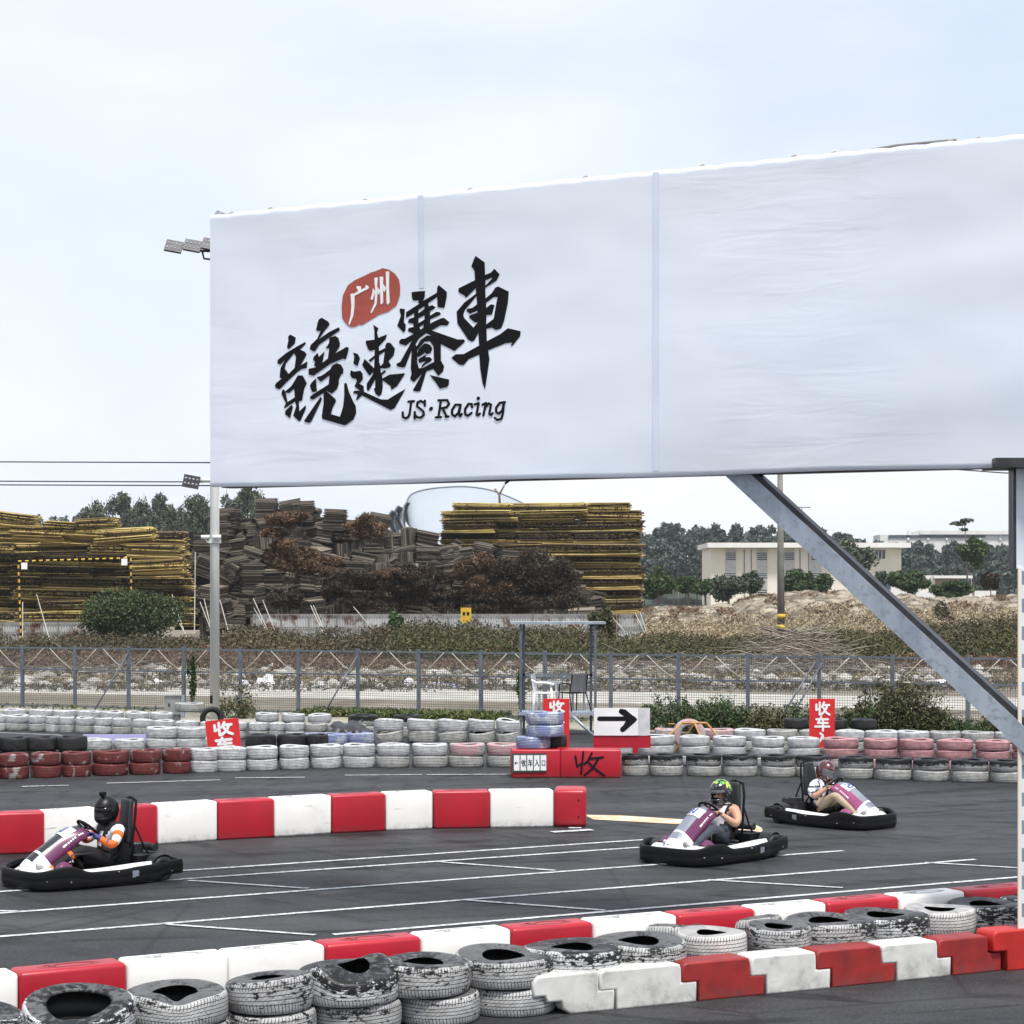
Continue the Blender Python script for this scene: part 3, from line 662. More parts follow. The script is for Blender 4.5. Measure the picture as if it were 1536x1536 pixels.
def crumple(name, loc, sx, sy, sz, m, label, cat, group=None):
    from mathutils import noise as mn
    bm = bmesh.new(); bmesh.ops.create_icosphere(bm, subdivisions=3, radius=1); sd_ = random.random()*50
    for v in bm.verts:
        n = mn.fractal(v.co*1.6+Vector((sd_, 0, 0)), 1, 2, 4); c = v.co*(1+.45*n)
        v.co = Vector((c.x*sx, c.y*sy, max(-.02, c.z*sz)))
    me = bpy.data.meshes.new(name); bm.to_mesh(me); bm.free()
    return tag(link(name, me, mt[m], loc=loc), label, cat, group)
for i, (px, py, wpx, hpx, m, lab) in enumerate([
    (400, 1024, 30, 16, 'white', 'large crumpled white sheet of rubbish right of the lamp pole'), (368, 1026, 20, 8, 'white', 'flat white rubbish between lamp pole and the large white sheet'),
    (484, 1028, 20, 9, 'white', 'white plastic bag on the dirt right of the large sheet'), (237, 1038, 20, 10, 'white', 'white plastic scrap above the steel control box'),
    (22, 1020, 8, 10, 'white', 'small upright white scrap at the far left of the dirt'), (290, 1022, 22, 6, 'white', 'low white bag just left of the lamp pole'),
    (614, 1019, 18, 14, 'white', 'white bag hanging by the fence post near the middle'), (660, 1034, 50, 6, 'lavender', 'flat pale bluish rubbish strip in the middle of the dirt'),
    (1358, 1040, 34, 4, 'blue', 'blue plastic scraps on the dirt under the beam'), (1412, 1040, 54, 12, 'white', 'white netting heap on the dirt under the beam'),
    (1384, 1041, 12, 8, 'tarp', 'black bag beside the white netting heap'), (993, 1040, 8, 7, 'yellow', 'small yellow scrap on the dirt left of the red upright sign'),
    (928, 1030, 34, 22, 'stone', 'pale broken concrete lump right of the look-out stand'), (755, 1040, 40, 8, 'stone', 'flat grey rubble pile left of the look-out stand')]):
    Y = 72; p = gp(px, 1030); s = F/p.y
    crumple('rubbish_heap' if m == 'stone' else 'rubbish_bag', (p.x, p.y, 0), wpx/s/2, wpx/s/3, (HY+CH*s-py+hpx/2)/s*.0+hpx/s, m, lab, 'rubbish')
def branches():
    b = MB()
    for i in range(420):
        px = random.gauss(1190, 55); Y = random.uniform(80, 88); x = (px-CX)/F*Y; h = max(.1, 1.9*math.exp(-((px-1190)/65)**2)*random.random())
        a = random.uniform(-.6, .6); ln = random.uniform(.8, 2.4)
        p = Vector((x, Y, h)); q = p+Vector((math.cos(a)*ln*random.choice([-1, 1]), random.uniform(-.5, .5), math.sin(a)*ln*.8)); q.z = max(.03, q.z)
        b.tube([p, (p+q)/2+Vector((0, 0, random.uniform(-.1, .15))), q], [.025, .02, .008], 4)
    tag(b.build('brushwood_heap', mt['twig']), 'tangled heap of bare grey branches behind the fence', 'branches')
    b = MB()
    for i in range(160):
        px = random.uniform(900, 1080) if i % 2 else random.uniform(20, 240); Y = random.uniform(76, 84); x = (px-CX)/F*Y; a = random.uniform(-.3, .5); ln = random.uniform(.6, 2)
        p = Vector((x, Y, random.uniform(0, .5))); q = p+Vector((math.cos(a)*ln*random.choice([-1, 1]), random.uniform(-.5, .5), max(-p.z, math.sin(a)*ln)))
        b.tube([p, q], [.02, .008], 4)
    tag(b.build('fallen_twigs', mt['twig']), kind='stuff')
branches()
# ------------------------------------------------------------------ bamboo stacks and matting heap
def bundle(name, ln, h, d, n, dark):
    b = MB(); 
    for i in range(n):
        y = random.uniform(-d/2, d/2); z = random.random(); dk = random.random() < (dark if z > .44 else .08)
        zz = z*h; r = random.uniform(.035, .06); l2 = ln/2*random.uniform(.86, 1.03); sh = random.uniform(-.25, .25); til = random.uniform(-.05, .05)
        p = Vector((-l2+sh, y, zz+til+r)); q = Vector((l2+sh, y, zz-til+r))
        b.tube([p, (p+q)/2+Vector((0, 0, random.uniform(-.05, .04))), q], [r, r*.9, r*.6], 4, 1 if dk else 0, smooth=False)
    n2 = int(n*5*dark); C = np.stack([rng.uniform(-ln/2, ln/2, n2), rng.choice([-1, 1], n2)*d/2*(.8+.25*rng.random(n2)), h*(.50+.42*rng.random(n2))], 1)
    lm = leaf_mesh('x', C, .13, aspect=1.6); nv = len(lm.vertices); co = np.empty(nv*3, np.float32); lm.vertices.foreach_get('co', co)
    b.add([tuple(c) for c in co.reshape(-1, 3)], [(4*i, 4*i+1, 4*i+2, 4*i+3) for i in range(len(C))], 1); bpy.data.meshes.remove(lm)
    return b.mesh(name)
BND = [bundle('bamboo_bundle', 7.4, 1.0, 2.4, 130, .8) for _ in range(3)]+[bundle('bamboo_bundle', 7.4, 1.0, 2.4, 130, .25) for _ in range(2)]
for m_ in BND: m_.materials.append(mt['bamboo']); m_.materials.append(mt['bamboo_dark'])
def put_bundle(px, pz, Y, wpx, lab, grp, yellow=False, rz=0, ry=0, hk=1.0):
    m_ = random.choice(BND[3:] if yellow else BND[:3]); o = bpy.data.objects.new('bamboo_bundle', m_); COL.objects.link(o)
    p = at(px, pz, Y); o.location = (p.x, Y, max(0, p.z)); o.rotation_euler = (0, ry, rz+random.choice([0, math.pi])); k = wpx/F*Y/7.4; o.scale = (k, 1, hk)
    tag(o, lab, 'bamboo bundle', grp)
Yb = 150; row = 0
zl = [920, 903, 886, 869, 852, 835, 818, 801, 786, 774]
for r_, py in enumerate(zl):
    spl = [668, 745, 812, 962] if r_ % 2 else [664, 775, 860, 958]
    if r_ < 4: spl = [700, 832, 962] if r_ % 2 else [705, 860, 960]
    if r_ == 9: spl = [680, 765, 880, 945]
    for j, (a, b_) in enumerate(zip(spl, spl[1:])):
        pos = ['lowest', 'second lowest', 'third', 'fourth', 'fifth', 'sixth', 'seventh', 'eighth', 'ninth', 'topmost'][r_]
        put_bundle((a+b_)/2+random.uniform(-2, 2), py+random.uniform(-1, 1), Yb+random.uniform(-.6, .4), (b_-a)*1.03,
                   f"{['left','middle','right'][j] if len(spl)==4 else ['left','right'][j]} bamboo bundle in the {pos} layer of the right stack", 'bamboo bundles of the right stack', yellow=(r_ >= 8), ry=random.uniform(-.012, .012), hk=.92)
    for a, b_ in ((672, 815), (815, 955)) if r_ > 5 else (): pass
topL = interp([(-60, 784), (40, 786), (80, 797), (130, 792), (180, 786), (215, 797), (260, 812), (282, 830)])
lay = 0; py = 938
while py > 775:
    edge = 290 if py > 880 else 284-(880-py)*.12
    spl = [-60, 66, 190, edge] if lay % 2 else [-60, 24, 140, edge]
    for j, (a, b_) in enumerate(zip(spl, spl[1:])):
        c_ = (a+b_)/2
        if py-14 < topL(c_)-4: continue
        hi_ = py < 850
        put_bundle(c_, py, Yb-4+random.uniform(-.8, .6)+(935-py)*.02, (b_-a)*1.05, f"{['left','middle','right'][j]} bamboo bundle in the {ORD[lay]} layer from the ground of the left stack", 'bamboo bundles of the left stack', yellow=hi_ and random.random() < .6, ry=random.uniform(-.04, .04), rz=random.uniform(-.06, .06))
    py -= 17; lay += 1
for i, (px, py, wp, ry) in enumerate([(148, 800, 60, -.05), (112, 806, 90, .05), (20, 792, 70, .12), (190, 815, 90, .06), (235, 838, 84, .02), (60, 812, 80, -.04), (240, 862, 80, .04)]):
    put_bundle(px, py, Yb-6, wp, ['short yellow bundle with a cut end perched on top of the left stack', 'bright loose bundle under the perched short one', 'tilted bundle at the far left top', 'sagging bundle sloping right near the top of the left stack',
               'bundle jutting out at the right end of the left stack', 'bright bundle below the far left tilted one', 'lower bundle jutting towards the matting heap'][i], 'loose bundles on the left stack', True, 0, ry)
def bale(n, sx, sy, t):
    b = MB()
    for i in range(n):
        jx, jy = random.uniform(-.08, .08), random.uniform(-.08, .08)
        b.box((jx, jy, i*t+t/2), (sx*random.uniform(.92, 1.03), sy*random.uniform(.92, 1.03), t*random.uniform(.55, .8)), 0, random.uniform(-.03, .03))
    me = b.mesh('matting_bale'); me.materials.append(mt['mat']); return me
BH = [1.6, 2.2, 2.8, 1.54, 1.44, 2.2, .8]
BAL = [bale(25, 1.6, 1.3, .064), bale(34, 1.6, 1.4, .064), bale(42, 1.5, 1.4, .066), bale(24, 1.9, 1.4, .064), bale(22, 1.5, 1.5, .065), bale(33, 1.7, 1.4, .066), bale(13, 1.7, 1.3, .062)]
topH = interp([(268, 850), (285, 815), (318, 790), (330, 768), (352, 765), (372, 772), (384, 760), (412, 762), (430, 752), (462, 756), (470, 778), (496, 766), (520, 778), (560, 770), (575, 778), (610, 790), (640, 800), (668, 812), (700, 812), (740, 820), (800, 828), (850, 850), (880, 880)])
Yh = 146
core = []
for j in range(9):
    v = j/8; core.append([at(px, 945+(topH(px)+14-945)*math.sin(v*math.pi/2), Yh+1.5+v*5) for px in range(262, 890, 12)])
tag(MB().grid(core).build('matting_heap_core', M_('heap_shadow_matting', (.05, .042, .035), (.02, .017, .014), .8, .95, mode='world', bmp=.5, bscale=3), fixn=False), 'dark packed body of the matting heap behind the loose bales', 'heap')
k = 0
for layer in range(10):
    py = 938-layer*19
    px = 270+random.uniform(0, 14)+(0 if layer < 4 else 6)
    while px < 880:
        wpx = random.uniform(24, 36); bi = [q for q in range(len(BAL)) if py-BH[q]*19 > topH(px+wpx/2)-5]
        if bi:
            o = bpy.data.objects.new('matting_bale', BAL[random.choice(bi)]); COL.objects.link(o); ks = random.uniform(.8, 1.12); o.scale = (ks, ks, ks)
            p = at(px+wpx/2, py+random.uniform(-4, 4), Yh); o.location = (p.x, Yh+.5+layer*.42+random.uniform(-.5, .5), max(.0, p.z-.3))
            up = random.random() < .45; tl = .22 if up else .6
            o.rotation_euler = (random.uniform(-.25, .15), random.uniform(-tl, tl) if random.random() < .85 else 1.5, random.uniform(-.6, .6))
            zone = ('behind the lamp pole' if px < 345 else 'right of the lamp pole' if px < 440 else 'left of the white hall' if px < 600 else 'under the white hall' if px < 700 else 'before the right stack')
            tier = 'at the foot' if layer < 3 else 'half way up' if layer < 6 else 'near the top'
            tag(o, f"grey matting bale {tier} of the heap, {zone}", 'matting bale', f"grey matting bales {tier} {zone}"); k += 1
        px += wpx*.86
for px, py in ((440, 768), (400, 766), (456, 770), (502, 782), (345, 780), (566, 788)):
    o = bpy.data.objects.new('matting_bale', BAL[0]); COL.objects.link(o); p = at(px, py+14, Yh+3); o.location = p; o.rotation_euler = (0, random.uniform(-.2, .2), random.uniform(-.4, .4))
    tag(o, f"grey bale standing proud on the skyline of the heap, {['left of the wide gap','second from the lamp pole','rightmost of the high cluster','on the next hump','nearest the lamp pole','last before the white hall'][[440,400,456,502,345,566].index(px)]}", 'matting bale', 'bales on the heap skyline')
vines = [(432, 778, 40, 22, 'leaf_rust', 'upper rust coloured vine on the heap top'), (428, 832, 46, 36, 'leaf_rust', 'rust coloured vine draped down the middle of the left heap'), (410, 800, 22, 14, 'leaf_rust', 'small rust tuft between the two big rust vines'),
         (548, 790, 34, 30, 'leaf_rust', 'rust vine on the hump left of the white hall'), (475, 850, 40, 26, 'leaf_rust', 'rust brown vine falling to the foot of the heap'),
         (530, 875, 60, 36, 'leaf_vinedark', 'dark brown creeper below the middle of the heap'), (620, 870, 60, 36, 'leaf_vinedark', 'dark creeper under the white hall'), (600, 858, 46, 16, 'leaf_rust', 'rusty crown of the creeper under the hall'),
         (430, 900, 34, 24, 'leaf_vinedark', 'brown bush at the foot of the left heap'), (735, 860, 60, 44, 'leaf_rust', 'thin brown creeper right of the hall'), (800, 870, 76, 60, 'leaf_vinedark', 'black brown creeper over the foot of the right stack'),
         (770, 905, 80, 26, 'leaf_vinedark', 'low dark creeper before the right stack'), (680, 900, 60, 26, 'leaf_vinedark', 'low dark creeper left of the yellow notice'), (570, 905, 60, 22, 'leaf_vinedark', 'low dark creeper behind the corrugated fence'), (850, 898, 40, 24, 'leaf_vinedark', 'dark creeper hiding the lower layers of the right stack')]
for px, py, wp, hp, m, lab in vines:
    s = F/142; e = empty('creeper', (at(px, 0, 142).x, 142.6, 0), lab, 'creeper', 'creepers on the heap'); zc = CH+(HY-py)/s
    B = sub_blobs((0, 0, zc), (wp/s*1.0, 1.8, hp/s*.75), 22, .3); n = int(wp*hp*6.5)
    link('foliage', leaf_mesh('foliage', blob_points(n, B, .35), .085, aspect=1.6), mt[m], e)
    b = MB()
    for q in B[:7]: b.tube([(q[0]*.7, .5, max(0, zc-hp/s)), (q[0], 0, q[2])], [.05, .015], 4)
    b.build('stem', mt['twig'], e)
# corrugated fence in front of the stacks
def corr(px0, px1, Y, ytop, label, rust=True):
    s = F/Y; e = empty('corrugated_fence', (at(px0, 0, Y).x, Y, 0), label, 'fence'); Wd = (px1-px0)/s; h = CH+(HY-ytop)/s
    n = int(Wd/.09); P = [[(Wd*i/n, .035*(1 if i % 2 else -1), z) for z in (0, h)] for i in range(n+1)]
    MB().grid(P, smooth=False).build('sheet', mt['corr'], e, fixn=False)
    b = MB(); b.box((Wd/2, -.08, h-.05), (Wd, .05, .06)); b.box((Wd/2, -.08, h*.55), (Wd, .05, .05)); b.build('rail', mt['concrete_pole'], e)
    for i in range(int(Wd/1.9)+1): MB().box((min(Wd, i*1.9), -.09, h/2), (.07, .06, h)).build('post', mt['concrete_pole'], e)
    return e
mt['corr'] = M_('corrugated_sheet', (.46, .47, .47), (.32, .33, .33), .5, .55, mode='world', stretch=(1, 1, .4), dirt=(.11, .05, .03), dscale=1.1, dlo=.5, dhi=.62)
corr(380, 968, 136, 921, 'long grey corrugated fence with rusty patches before the heaps')
corr(-40, 128, 134, 933, 'low grey corrugated fence at far left before the yellow bamboo')
# leaning props
pr = MB(); pr.tube([(0, 0, 0), (0, 0, 1)], .03, 5); prm = pr.mesh('prop_pole'); prm.materials.append(mt['rope'])
for i, (xa, ya, xb, yb) in enumerate([(55, 892, 71, 948), (34, 903, 34, 944), (293, 828, 292, 918), (253, 905, 272, 940), (258, 892, 273, 938), (300, 903, 313, 936), (306, 898, 316, 940), (330, 900, 340, 938), (380, 898, 398, 938), (394, 900, 410, 940),
                           (381, 912, 396, 940), (466, 908, 483, 946), (470, 908, 487, 948), (530, 910, 556, 940), (868, 930, 877, 950), (850, 928, 870, 946), (915, 922, 935, 945), (953, 920, 968, 952), (960, 918, 972, 955)]):
    Y = 133; a = at(xa, ya, Y+1.4); b_ = at(xb, yb, Y); 
    if i == 2: b_ = at(xb, yb, Y)
    o = bpy.data.objects.new('prop_pole', prm); COL.objects.link(o); d = a-b_; ext = b_.z/max(.1, d.z) if d.z > 0 else 0
    b_ = b_-d*ext; d = a-b_; o.location = b_; o.rotation_euler = d.to_track_quat('Z', 'Y').to_euler(); o.scale = (1.1, 1.1, d.length)
    zone = 'at far left before the bamboo' if xa < 100 else 'left of the lamp pole' if xa < 300 else 'just right of the lamp pole' if xa < 345 else 'near the left end of the long corrugated fence' if xa < 420 else 'before the middle heap' if xa < 600 else 'at the right end of the corrugated fence'
    tag(o, f"pale leaning prop pole {zone}", 'pole', f"prop poles {zone}")
def hazard_frame():
    Y = 128; s = F/Y; e = empty('height_frame', (at(32, 0, Y).x, Y, 0), 'yellow and black striped frame with two white squares by the left stack', 'height barrier')
    z = lambda py: CH+(HY-py)/s
    def striped(a, b_, nm):
        a, b_ = Vector(a), Vector(b_); n = int((b_-a).length/.22); mb = MB()
        for i in range(n): mb.tube([a+(b_-a)*i/n, a+(b_-a)*(i+1)/n], .065, 6, i % 2, cap=False)
        mb.build(nm, [mt['yellow'], mt['black']], e)
    striped((0, 0, 0), (-.2, 0, z(842)), 'post'); striped((-.2, 0, z(842)), (7.0, 0, z(837)), 'crossbar'); striped((7.0, 0, z(837)), (7.1, 0, 0), 'post')
    for px, py in ((37, 849), (187, 843)): MB().box(((px-32)/s, -.1, z(py)), (.38, .03, .42)).build('panel', mt['white'], e)
hazard_frame()
o = MB().box((0, 0, 1.95), (.62, .03, .9)).box((0, .03, .75), (.06, .05, 1.5), 1).box((-.12, -.02, 2.05), (.14, .02, .2), 2).box((.12, -.02, 2.05), (.14, .02, .2), 2)
o = o.build('notice_board', [mt['yellow'], mt['concrete_pole'], mt['black']]); o.location = (at(699, 0, 118).x, 118, .15); tag(o, 'small yellow notice in the scrub before the corrugated fence', 'sign')
bush('bush', gs(192, 24), 6.9, 3.7, 'big round dark green bush before the left bamboo stack', 'leaf_bush', 30000, .10, 46, cat='bush', d=4)
bush('bush', gs(598, 25), 1.8, 2.6, 'light green bush against the heap right of the middle', 'leaf_green', 1200, .13, 8)
bush('bush', gs(905, 26), 1.8, 2.9, 'green bush before the right end of the corrugated fence', 'leaf_olive', 1600, .12, 8)
bush('drooping_shrub', gs(1420, 20.5), 3.2, 3.0, 'withered drooping shrub before the mound right of the beam', 'leaf_vinedark', 700, .16, 9)
# concrete utility pole with hazard bands
def upole():
    Y = 100; e = empty('utility_pole', (at(1172, 0, Y).x, Y, 0), 'concrete utility pole with yellow bands at its foot, behind the beam', 'utility pole'); z = lambda py: CH+(HY-py)/30
    MB().tube([(0, 0, 0), (-.07, 0, 10.5)], [.20, .13], 12).build('pole', mt['concrete_pole'], e)
    for a, b_ in ((921, 928), (937, 944)): MB().tube([(0, 0, z(b_)), (0, 0, z(a))], .205, 12).build('band', mt['yellow'], e)
    MB().tube([(-.8, 0, 9.9), (.8, 0, 9.9)], .06, 6).build('cross_arm', mt['steel_dark'], e)
upole()
for i, (y0, y1) in enumerate([(690, 694), (719, 723), (724.5, 728.5)]):
    a = at(-900, y0-6, 66); b_ = at(330, y1, 52.5); mid = (a+b_)/2; mid.z -= .06
    tag(MB().tube([a, mid, b_], .018, 5).build('overhead_cable', mt['steel_dark']), f"{['uppermost','middle','lowest'][i]} overhead cable left of the lamp pole", 'cable', 'cables left of the lamp pole')
tag(MB().tube([at(1380, 700, 60), at(1500, 709, 60), at(1560, 712, 60)], .02, 5).build('overhead_cable', mt['steel_dark']), 'cable under the banner right end before the column', 'cable')
# ------------------------------------------------------------------ boundary fence
def fence():
    e = empty('mesh_fence', fl0, 'long grey steel mesh fence with rope zigzags along the track', 'fence')
    rot = math.atan2(fd.y, fd.x); e.rotation_euler[2] = rot
    H = 1.74; sp = 1.806; n0, n1 = -9, 22
    pm = MB().box((0, 0, H/2+.03), (.09, .07, H+.06)); pme = pm.mesh('post'); pme.materials.append(mt['fence'])
    for k in range(n0, n1+1):
        o = bpy.data.objects.new('post', pme); COL.objects.link(o); o.parent = e; o.location = (k*sp, 0, 0)
    L0, L1 = n0*sp, n1*sp
    for z, t in ((H-.02, .05), (H-.64, .045), (.06, .035)): MB().box(((L0+L1)/2, 0, z), (L1-L0, .04, t)).build('rail', mt['fence'], e)
    b = MB(); t = .0055; nvx = int((L1-L0)/.062)
    for i in range(nvx): x = L0+i*.062; b.add([(x-t, .03, .06), (x+t, .03, .06), (x+t, .03, H), (x-t, .03, H), (x, .038, .06), (x, .038, H)], [(0, 1, 2, 3), (0, 3, 5, 4), (1, 4, 5, 2)])
    z = .10
    while z < H:
        b.add([(L0, .028, z-t), (L1, .028, z-t), (L1, .028, z+t), (L0, .028, z+t), (L0, .036, z), (L1, .036, z)], [(0, 1, 2, 3), (0, 4, 5, 1), (3, 2, 5, 4)]); z += .062
    b.build('mesh_panel', mt['wire'], e, fixn=False)
    for k in range(n0, n1):
        x = k*sp; zz = H-.62
        for s_ in (0, 1):
            A = Vector((x+.06, -.06, zz)) if s_ == 0 else Vector((x+sp-.06, -.06, zz)); B_ = Vector((x+sp*(.42 if s_ == 0 else .55), -.06, H-.03))
            m_ = (A+B_)/2-Vector((0, 0, .05)); MB().tube([A, m_, B_], .011, 5).build('rope', mt['rope'], e)
    for k, d in ((2.0, -.55), (5.85, 0), (6.0, -.6), (12.95, -.8), (13.05, -.7)):
        if k in (5.85,): continue
        MB().tube([(k*sp, -.05, H-.15), (k*sp+d, -.9, 0)], .022, 6).build('brace', mt['fence'], e)
fence()
for t_, w_, h_, lab in ((5.7, .35, 1.75, 'green creeper climbing the fence post right of the lamp pole'), (15.62, .28, 1.7, 'dark creeper on the fence post right of the look-out stand')):
    p = fp(t_, 0, .1); s0 = bush('climbing_creeper', p, w_, h_, lab, 'leaf_green', 420, .06, 8, cat='creeper', d=.2)
# weeds along the fence
for (px, s_, wp, hp, m, n, lab) in [(352, 57, 44, 52, 'leaf_olive', 700, 'thin twiggy shrub at the foot of the lamp pole'), (1003, 62, 70, 46, 'leaf_green', 2600, 'leafy weed clump right of the arrow board'),
       (1062, 63, 56, 46, 'leaf_olive', 2000, 'weed clump behind the yellow trestle'), (1082, 64, 60, 56, 'leaf_green', 2400, 'taller weed clump right of the yellow trestle'), (1150, 64, 70, 40, 'leaf_olive', 2200, 'weed clump left of the upright red sign'),
       (1196, 63, 50, 40, 'leaf_green', 1200, 'weed clump touching the upright red sign'), (1345, 66, 120, 84, 'leaf_olive', 7500, 'largest weed bush under the diagonal beam'), (1312, 66, 60, 46, 'leaf_green', 2000, 'dark weeds at the left of the largest weed bush'),
       (1432, 66, 70, 30, 'leaf_green', 1800, 'low weeds right of the largest weed bush'), (1500, 66, 60, 34, 'leaf_olive', 1500, 'weeds by the checkered column'), (1272, 65, 40, 34, 'leaf_olive', 900, 'weeds right of the upright red sign')]:
    weeds('weed_clump', gs(px, s_), wp/s_*1.35, hp/s_*1.12, lab, m, int(n*1.5), .042, 'weed clumps along the fence', 'weeds', .9, max(14, int(wp*.8)))
def grass():
    C = []
    for i in range(9000):
        r = random.random(); t = random.uniform(9.5, 15.2) if r < .9 else random.uniform(-3, 27); p = fp(t, 0, random.uniform(-.3, 1.0)); h = (.16 if r < .7 else .07)*random.random()
        C.append((p.x, p.y, h+.02))
    tag(link('grass_tufts', leaf_mesh('grass_tufts', np.array(C), .055, aspect=1.6), mt['grass']), kind='stuff')
grass()
# ------------------------------------------------------------------ tyres
PROF = [(.56, .90, .006), (.63, .975, .03), (.76, 1.0, .052), (.89, .985, .078), (.955, .945, .093), (.985, .86, .112), (1.0, .68, .155), (1.0, .32, .245), (.985, .14, .288), (.955, .055, .302),
        (.89, .015, .318), (.76, 0, .345), (.63, .025, .37), (.56, .10, .388), (.60, .14, .41), (.87, .12, .43), (.94, .5, .46), (.87, .88, .49), (.60, .86, .52), (.56, .90, .54)]
NPROF = [((.43+(r-.56)*1.5 if r < .64 else .72 if r == .76 else r), (.93+(z-.90)*.5 if r < .64 and z > .5 and v < .1 else z), v) for r, z, v in PROF]
def tyre_mesh(name, R_, w, seg=28, deform=None, wob=.01):
    PROF = globals()['PROF'] if seg < 40 or seg == 74 else NPROF
    n = len(PROF); co = []; ph = random.random()*6
    for k in range(seg):
        th = 2*math.pi*k/seg; rr = R_*(1+wob*math.sin(2*th+ph)+wob*.7*math.sin(3*th+ph*2))
        for r, z, v in PROF:
            x, y, zz = rr*r*math.cos(th), rr*r*math.sin(th), w*z
            zz += w*.04*math.sin(2*th+ph*3)*z
            if deform: x, y, zz = deform(x, y, zz, th, r, z)
            co.append((x, y, zz))
    fs = []; uv = []
    for k in range(seg):
        k2 = (k+1) % seg
        for i in range(n-1):
            fs.append((k*n+i, k*n+i+1, k2*n+i+1, k2*n+i)); u0, u1 = 2*math.pi*R_*k/seg, 2*math.pi*R_*(k+1)/seg
            uv += [u0, PROF[i][2], u0, PROF[i+1][2], u1, PROF[i+1][2], u1, PROF[i][2]]
    me = bpy.data.meshes.new(name); me.from_pydata(co, [], fs); l = me.uv_layers.new(name='UVMap'); l.data.foreach_set('uv', uv)
    me.polygons.foreach_set('use_smooth', [True]*len(fs)); me.flip_normals() if False else None
    bm = bmesh.new(); bm.from_mesh(me); bmesh.ops.remove_doubles(bm, verts=bm.verts, dist=1e-5); bmesh.ops.recalc_face_normals(bm, faces=bm.faces); bm.to_mesh(me); bm.free()
    return me
def bent(amp, ph, lobes=1):
    def f(x, y, z, th, r, zf): return x, y, z+amp*math.sin(lobes*th+ph)*(.4+.6*zf)
    return f
FT = {}
def far_mesh(kind, m, var):
    key = (kind, m, var)
    if key not in FT:
        w = .22 if kind == 'fat' else .19
        dfm = bent(.035, var*1.9, 1) if kind == 'slump' else None
        me = tyre_mesh('tyre', .305, .24 if kind == 'slump' else w, 30, dfm); me.materials.append(mt[m]); FT[key] = me
    return FT[key]
COLW = {'tyre_white': 'white', 'tyre_bluewhite': 'bluish white', 'tyre_grimy': 'grimy white', 'tyre_pinkwhite': 'pinkish white', 'tyre_pink': 'faded pink', 'tyre_red': 'peeling red', 'tyre_darktop': 'dark topped white', 'tyre_black': 'bare black'}
def put_tyre(px, s, z, D, kind, m, lab, grp, tilt=0, dx=0, hs=1):
    o = bpy.data.objects.new('tyre', far_mesh(kind, m, random.randrange(3))); COL.objects.link(o)
    p = gs(px, s, z); o.location = (p.x+dx, p.y, z); k = D/.61; o.scale = (k, k, hs); o.rotation_euler = (tilt*random.uniform(-1, 1), tilt*random.uniform(-1, 1), random.random()*6.28)
    tag(o, lab, 'tyre', grp); return o
TIER = [['lower'], ['lower', 'upper'], ['bottom', 'middle', 'top'], ['lowest', 'second', 'third', 'top']]
def tyre_row(rowname, stacks, grp, kind='fat', w=.22, side='from the left', tilt=.0):
    """stacks: (px, s at the front edge, diameter px, [materials from the ground up])"""
    for i, (px, s, dpx, mats) in enumerate(stacks):
        D = dpx/s; Y = F/s+D/2; sc_ = F/Y
        for t, m in enumerate(mats):
            if m is None: continue
            nm = TIER[len(mats)-1][t]; nth = ORD[i] if i < 20 else 'last'
            put_tyre(CX+(px-CX)*1.0, sc_, t*w, D*random.uniform(.97, 1.0), kind, m, f"{COLW[m]} tyre, {nm} in {nth} stack from left, {rowname.replace(chr(116)+chr(104)+chr(101)+chr(32), str(), 1)}", grp, tilt, random.uniform(-.012, .012), w/(.24 if kind == 'slump' else .22 if kind == 'fat' else .19))
W, B_, G, P_, K, RD, DT, PK = 'tyre_white', 'tyre_bluewhite', 'tyre_grimy', 'tyre_pinkwhite', 'tyre_pink', 'tyre_red', 'tyre_darktop', 'tyre_black'
r1 = []
for i, px in enumerate([-30, 21, 69, 114, 166, 218, 264, 305, 347, 393, 441, 488, 538, 590, 645, 700, 756]):
    s = 85.8+(px-20)*(-.0105) if px < 500 else 80.7-(px-500)*.0015
    mats = [RD, RD] if i <= 6 else [W, W] if i <= 12 else [G, W] if i <= 14 else [G, P_]
    r1.append((px, s, [47, 47, 47, 45, 55, 48, 44, 42, 47, 49, 46, 48, 50, 52, 55, 55, 56][i], mats))
tyre_row('the front left row', r1, 'tyres of the front left row')
r1b = [(952, 84.3, 42), (1000, 84.4, 51), (1055, 84.5, 54), (1110, 84.6, 54), (1167, 84.9, 54), (1219, 85, 54), (1284, 85.8, 54), (1340, 86.4, 56), (1397, 86.9, 56), (1455, 87.3, 57), (1511, 87.6, 56), (1568, 88, 57)]
tyre_row('the front right row', [(a, b, c, [G, DT]) for a, b, c in r1b], 'tyres of the front right row', w=.19)
r2b = [(936, 30), (985, 56), (1041, 47), (1094, 51), (1152, 51), (1206, 50), (1261, 54), (1320, 53), (1375, 52), (1432, 55), (1489, 52), (1545, 52)]
tyre_row('the three high right row', [(a, 78.8+(a-940)*.006, c, [W, W, W] if a < 1230 else [P_, K, 'tyre_pink']) for a, c in r2b], 'tyres of the three high right row', w=.185)
r3b = [(1000, 40, P_), (1076, 50, P_), (1124, 50, W), (1173, 48, G), (1222, 48, G), (1274, 46, W), (1322, 50, W), (1370, 50, W), (1418, 48, G), (1466, 52, G), (1516, 50, W)]
tyre_row('the rear right row', [(a, 72+(a-1000)*.004, c, [G, m]) for a, c, m in r3b], 'tyres of the rear right row', w=.22)
tyre_row('the row above the rear right row', [(1194, 71.5, 36, [None, None, PK]), (1252, 71.8, 40, [None, None, PK]), (1296, 71.8, 40, [None, None, PK])], 'black tyres on the rear right row', w=.21)
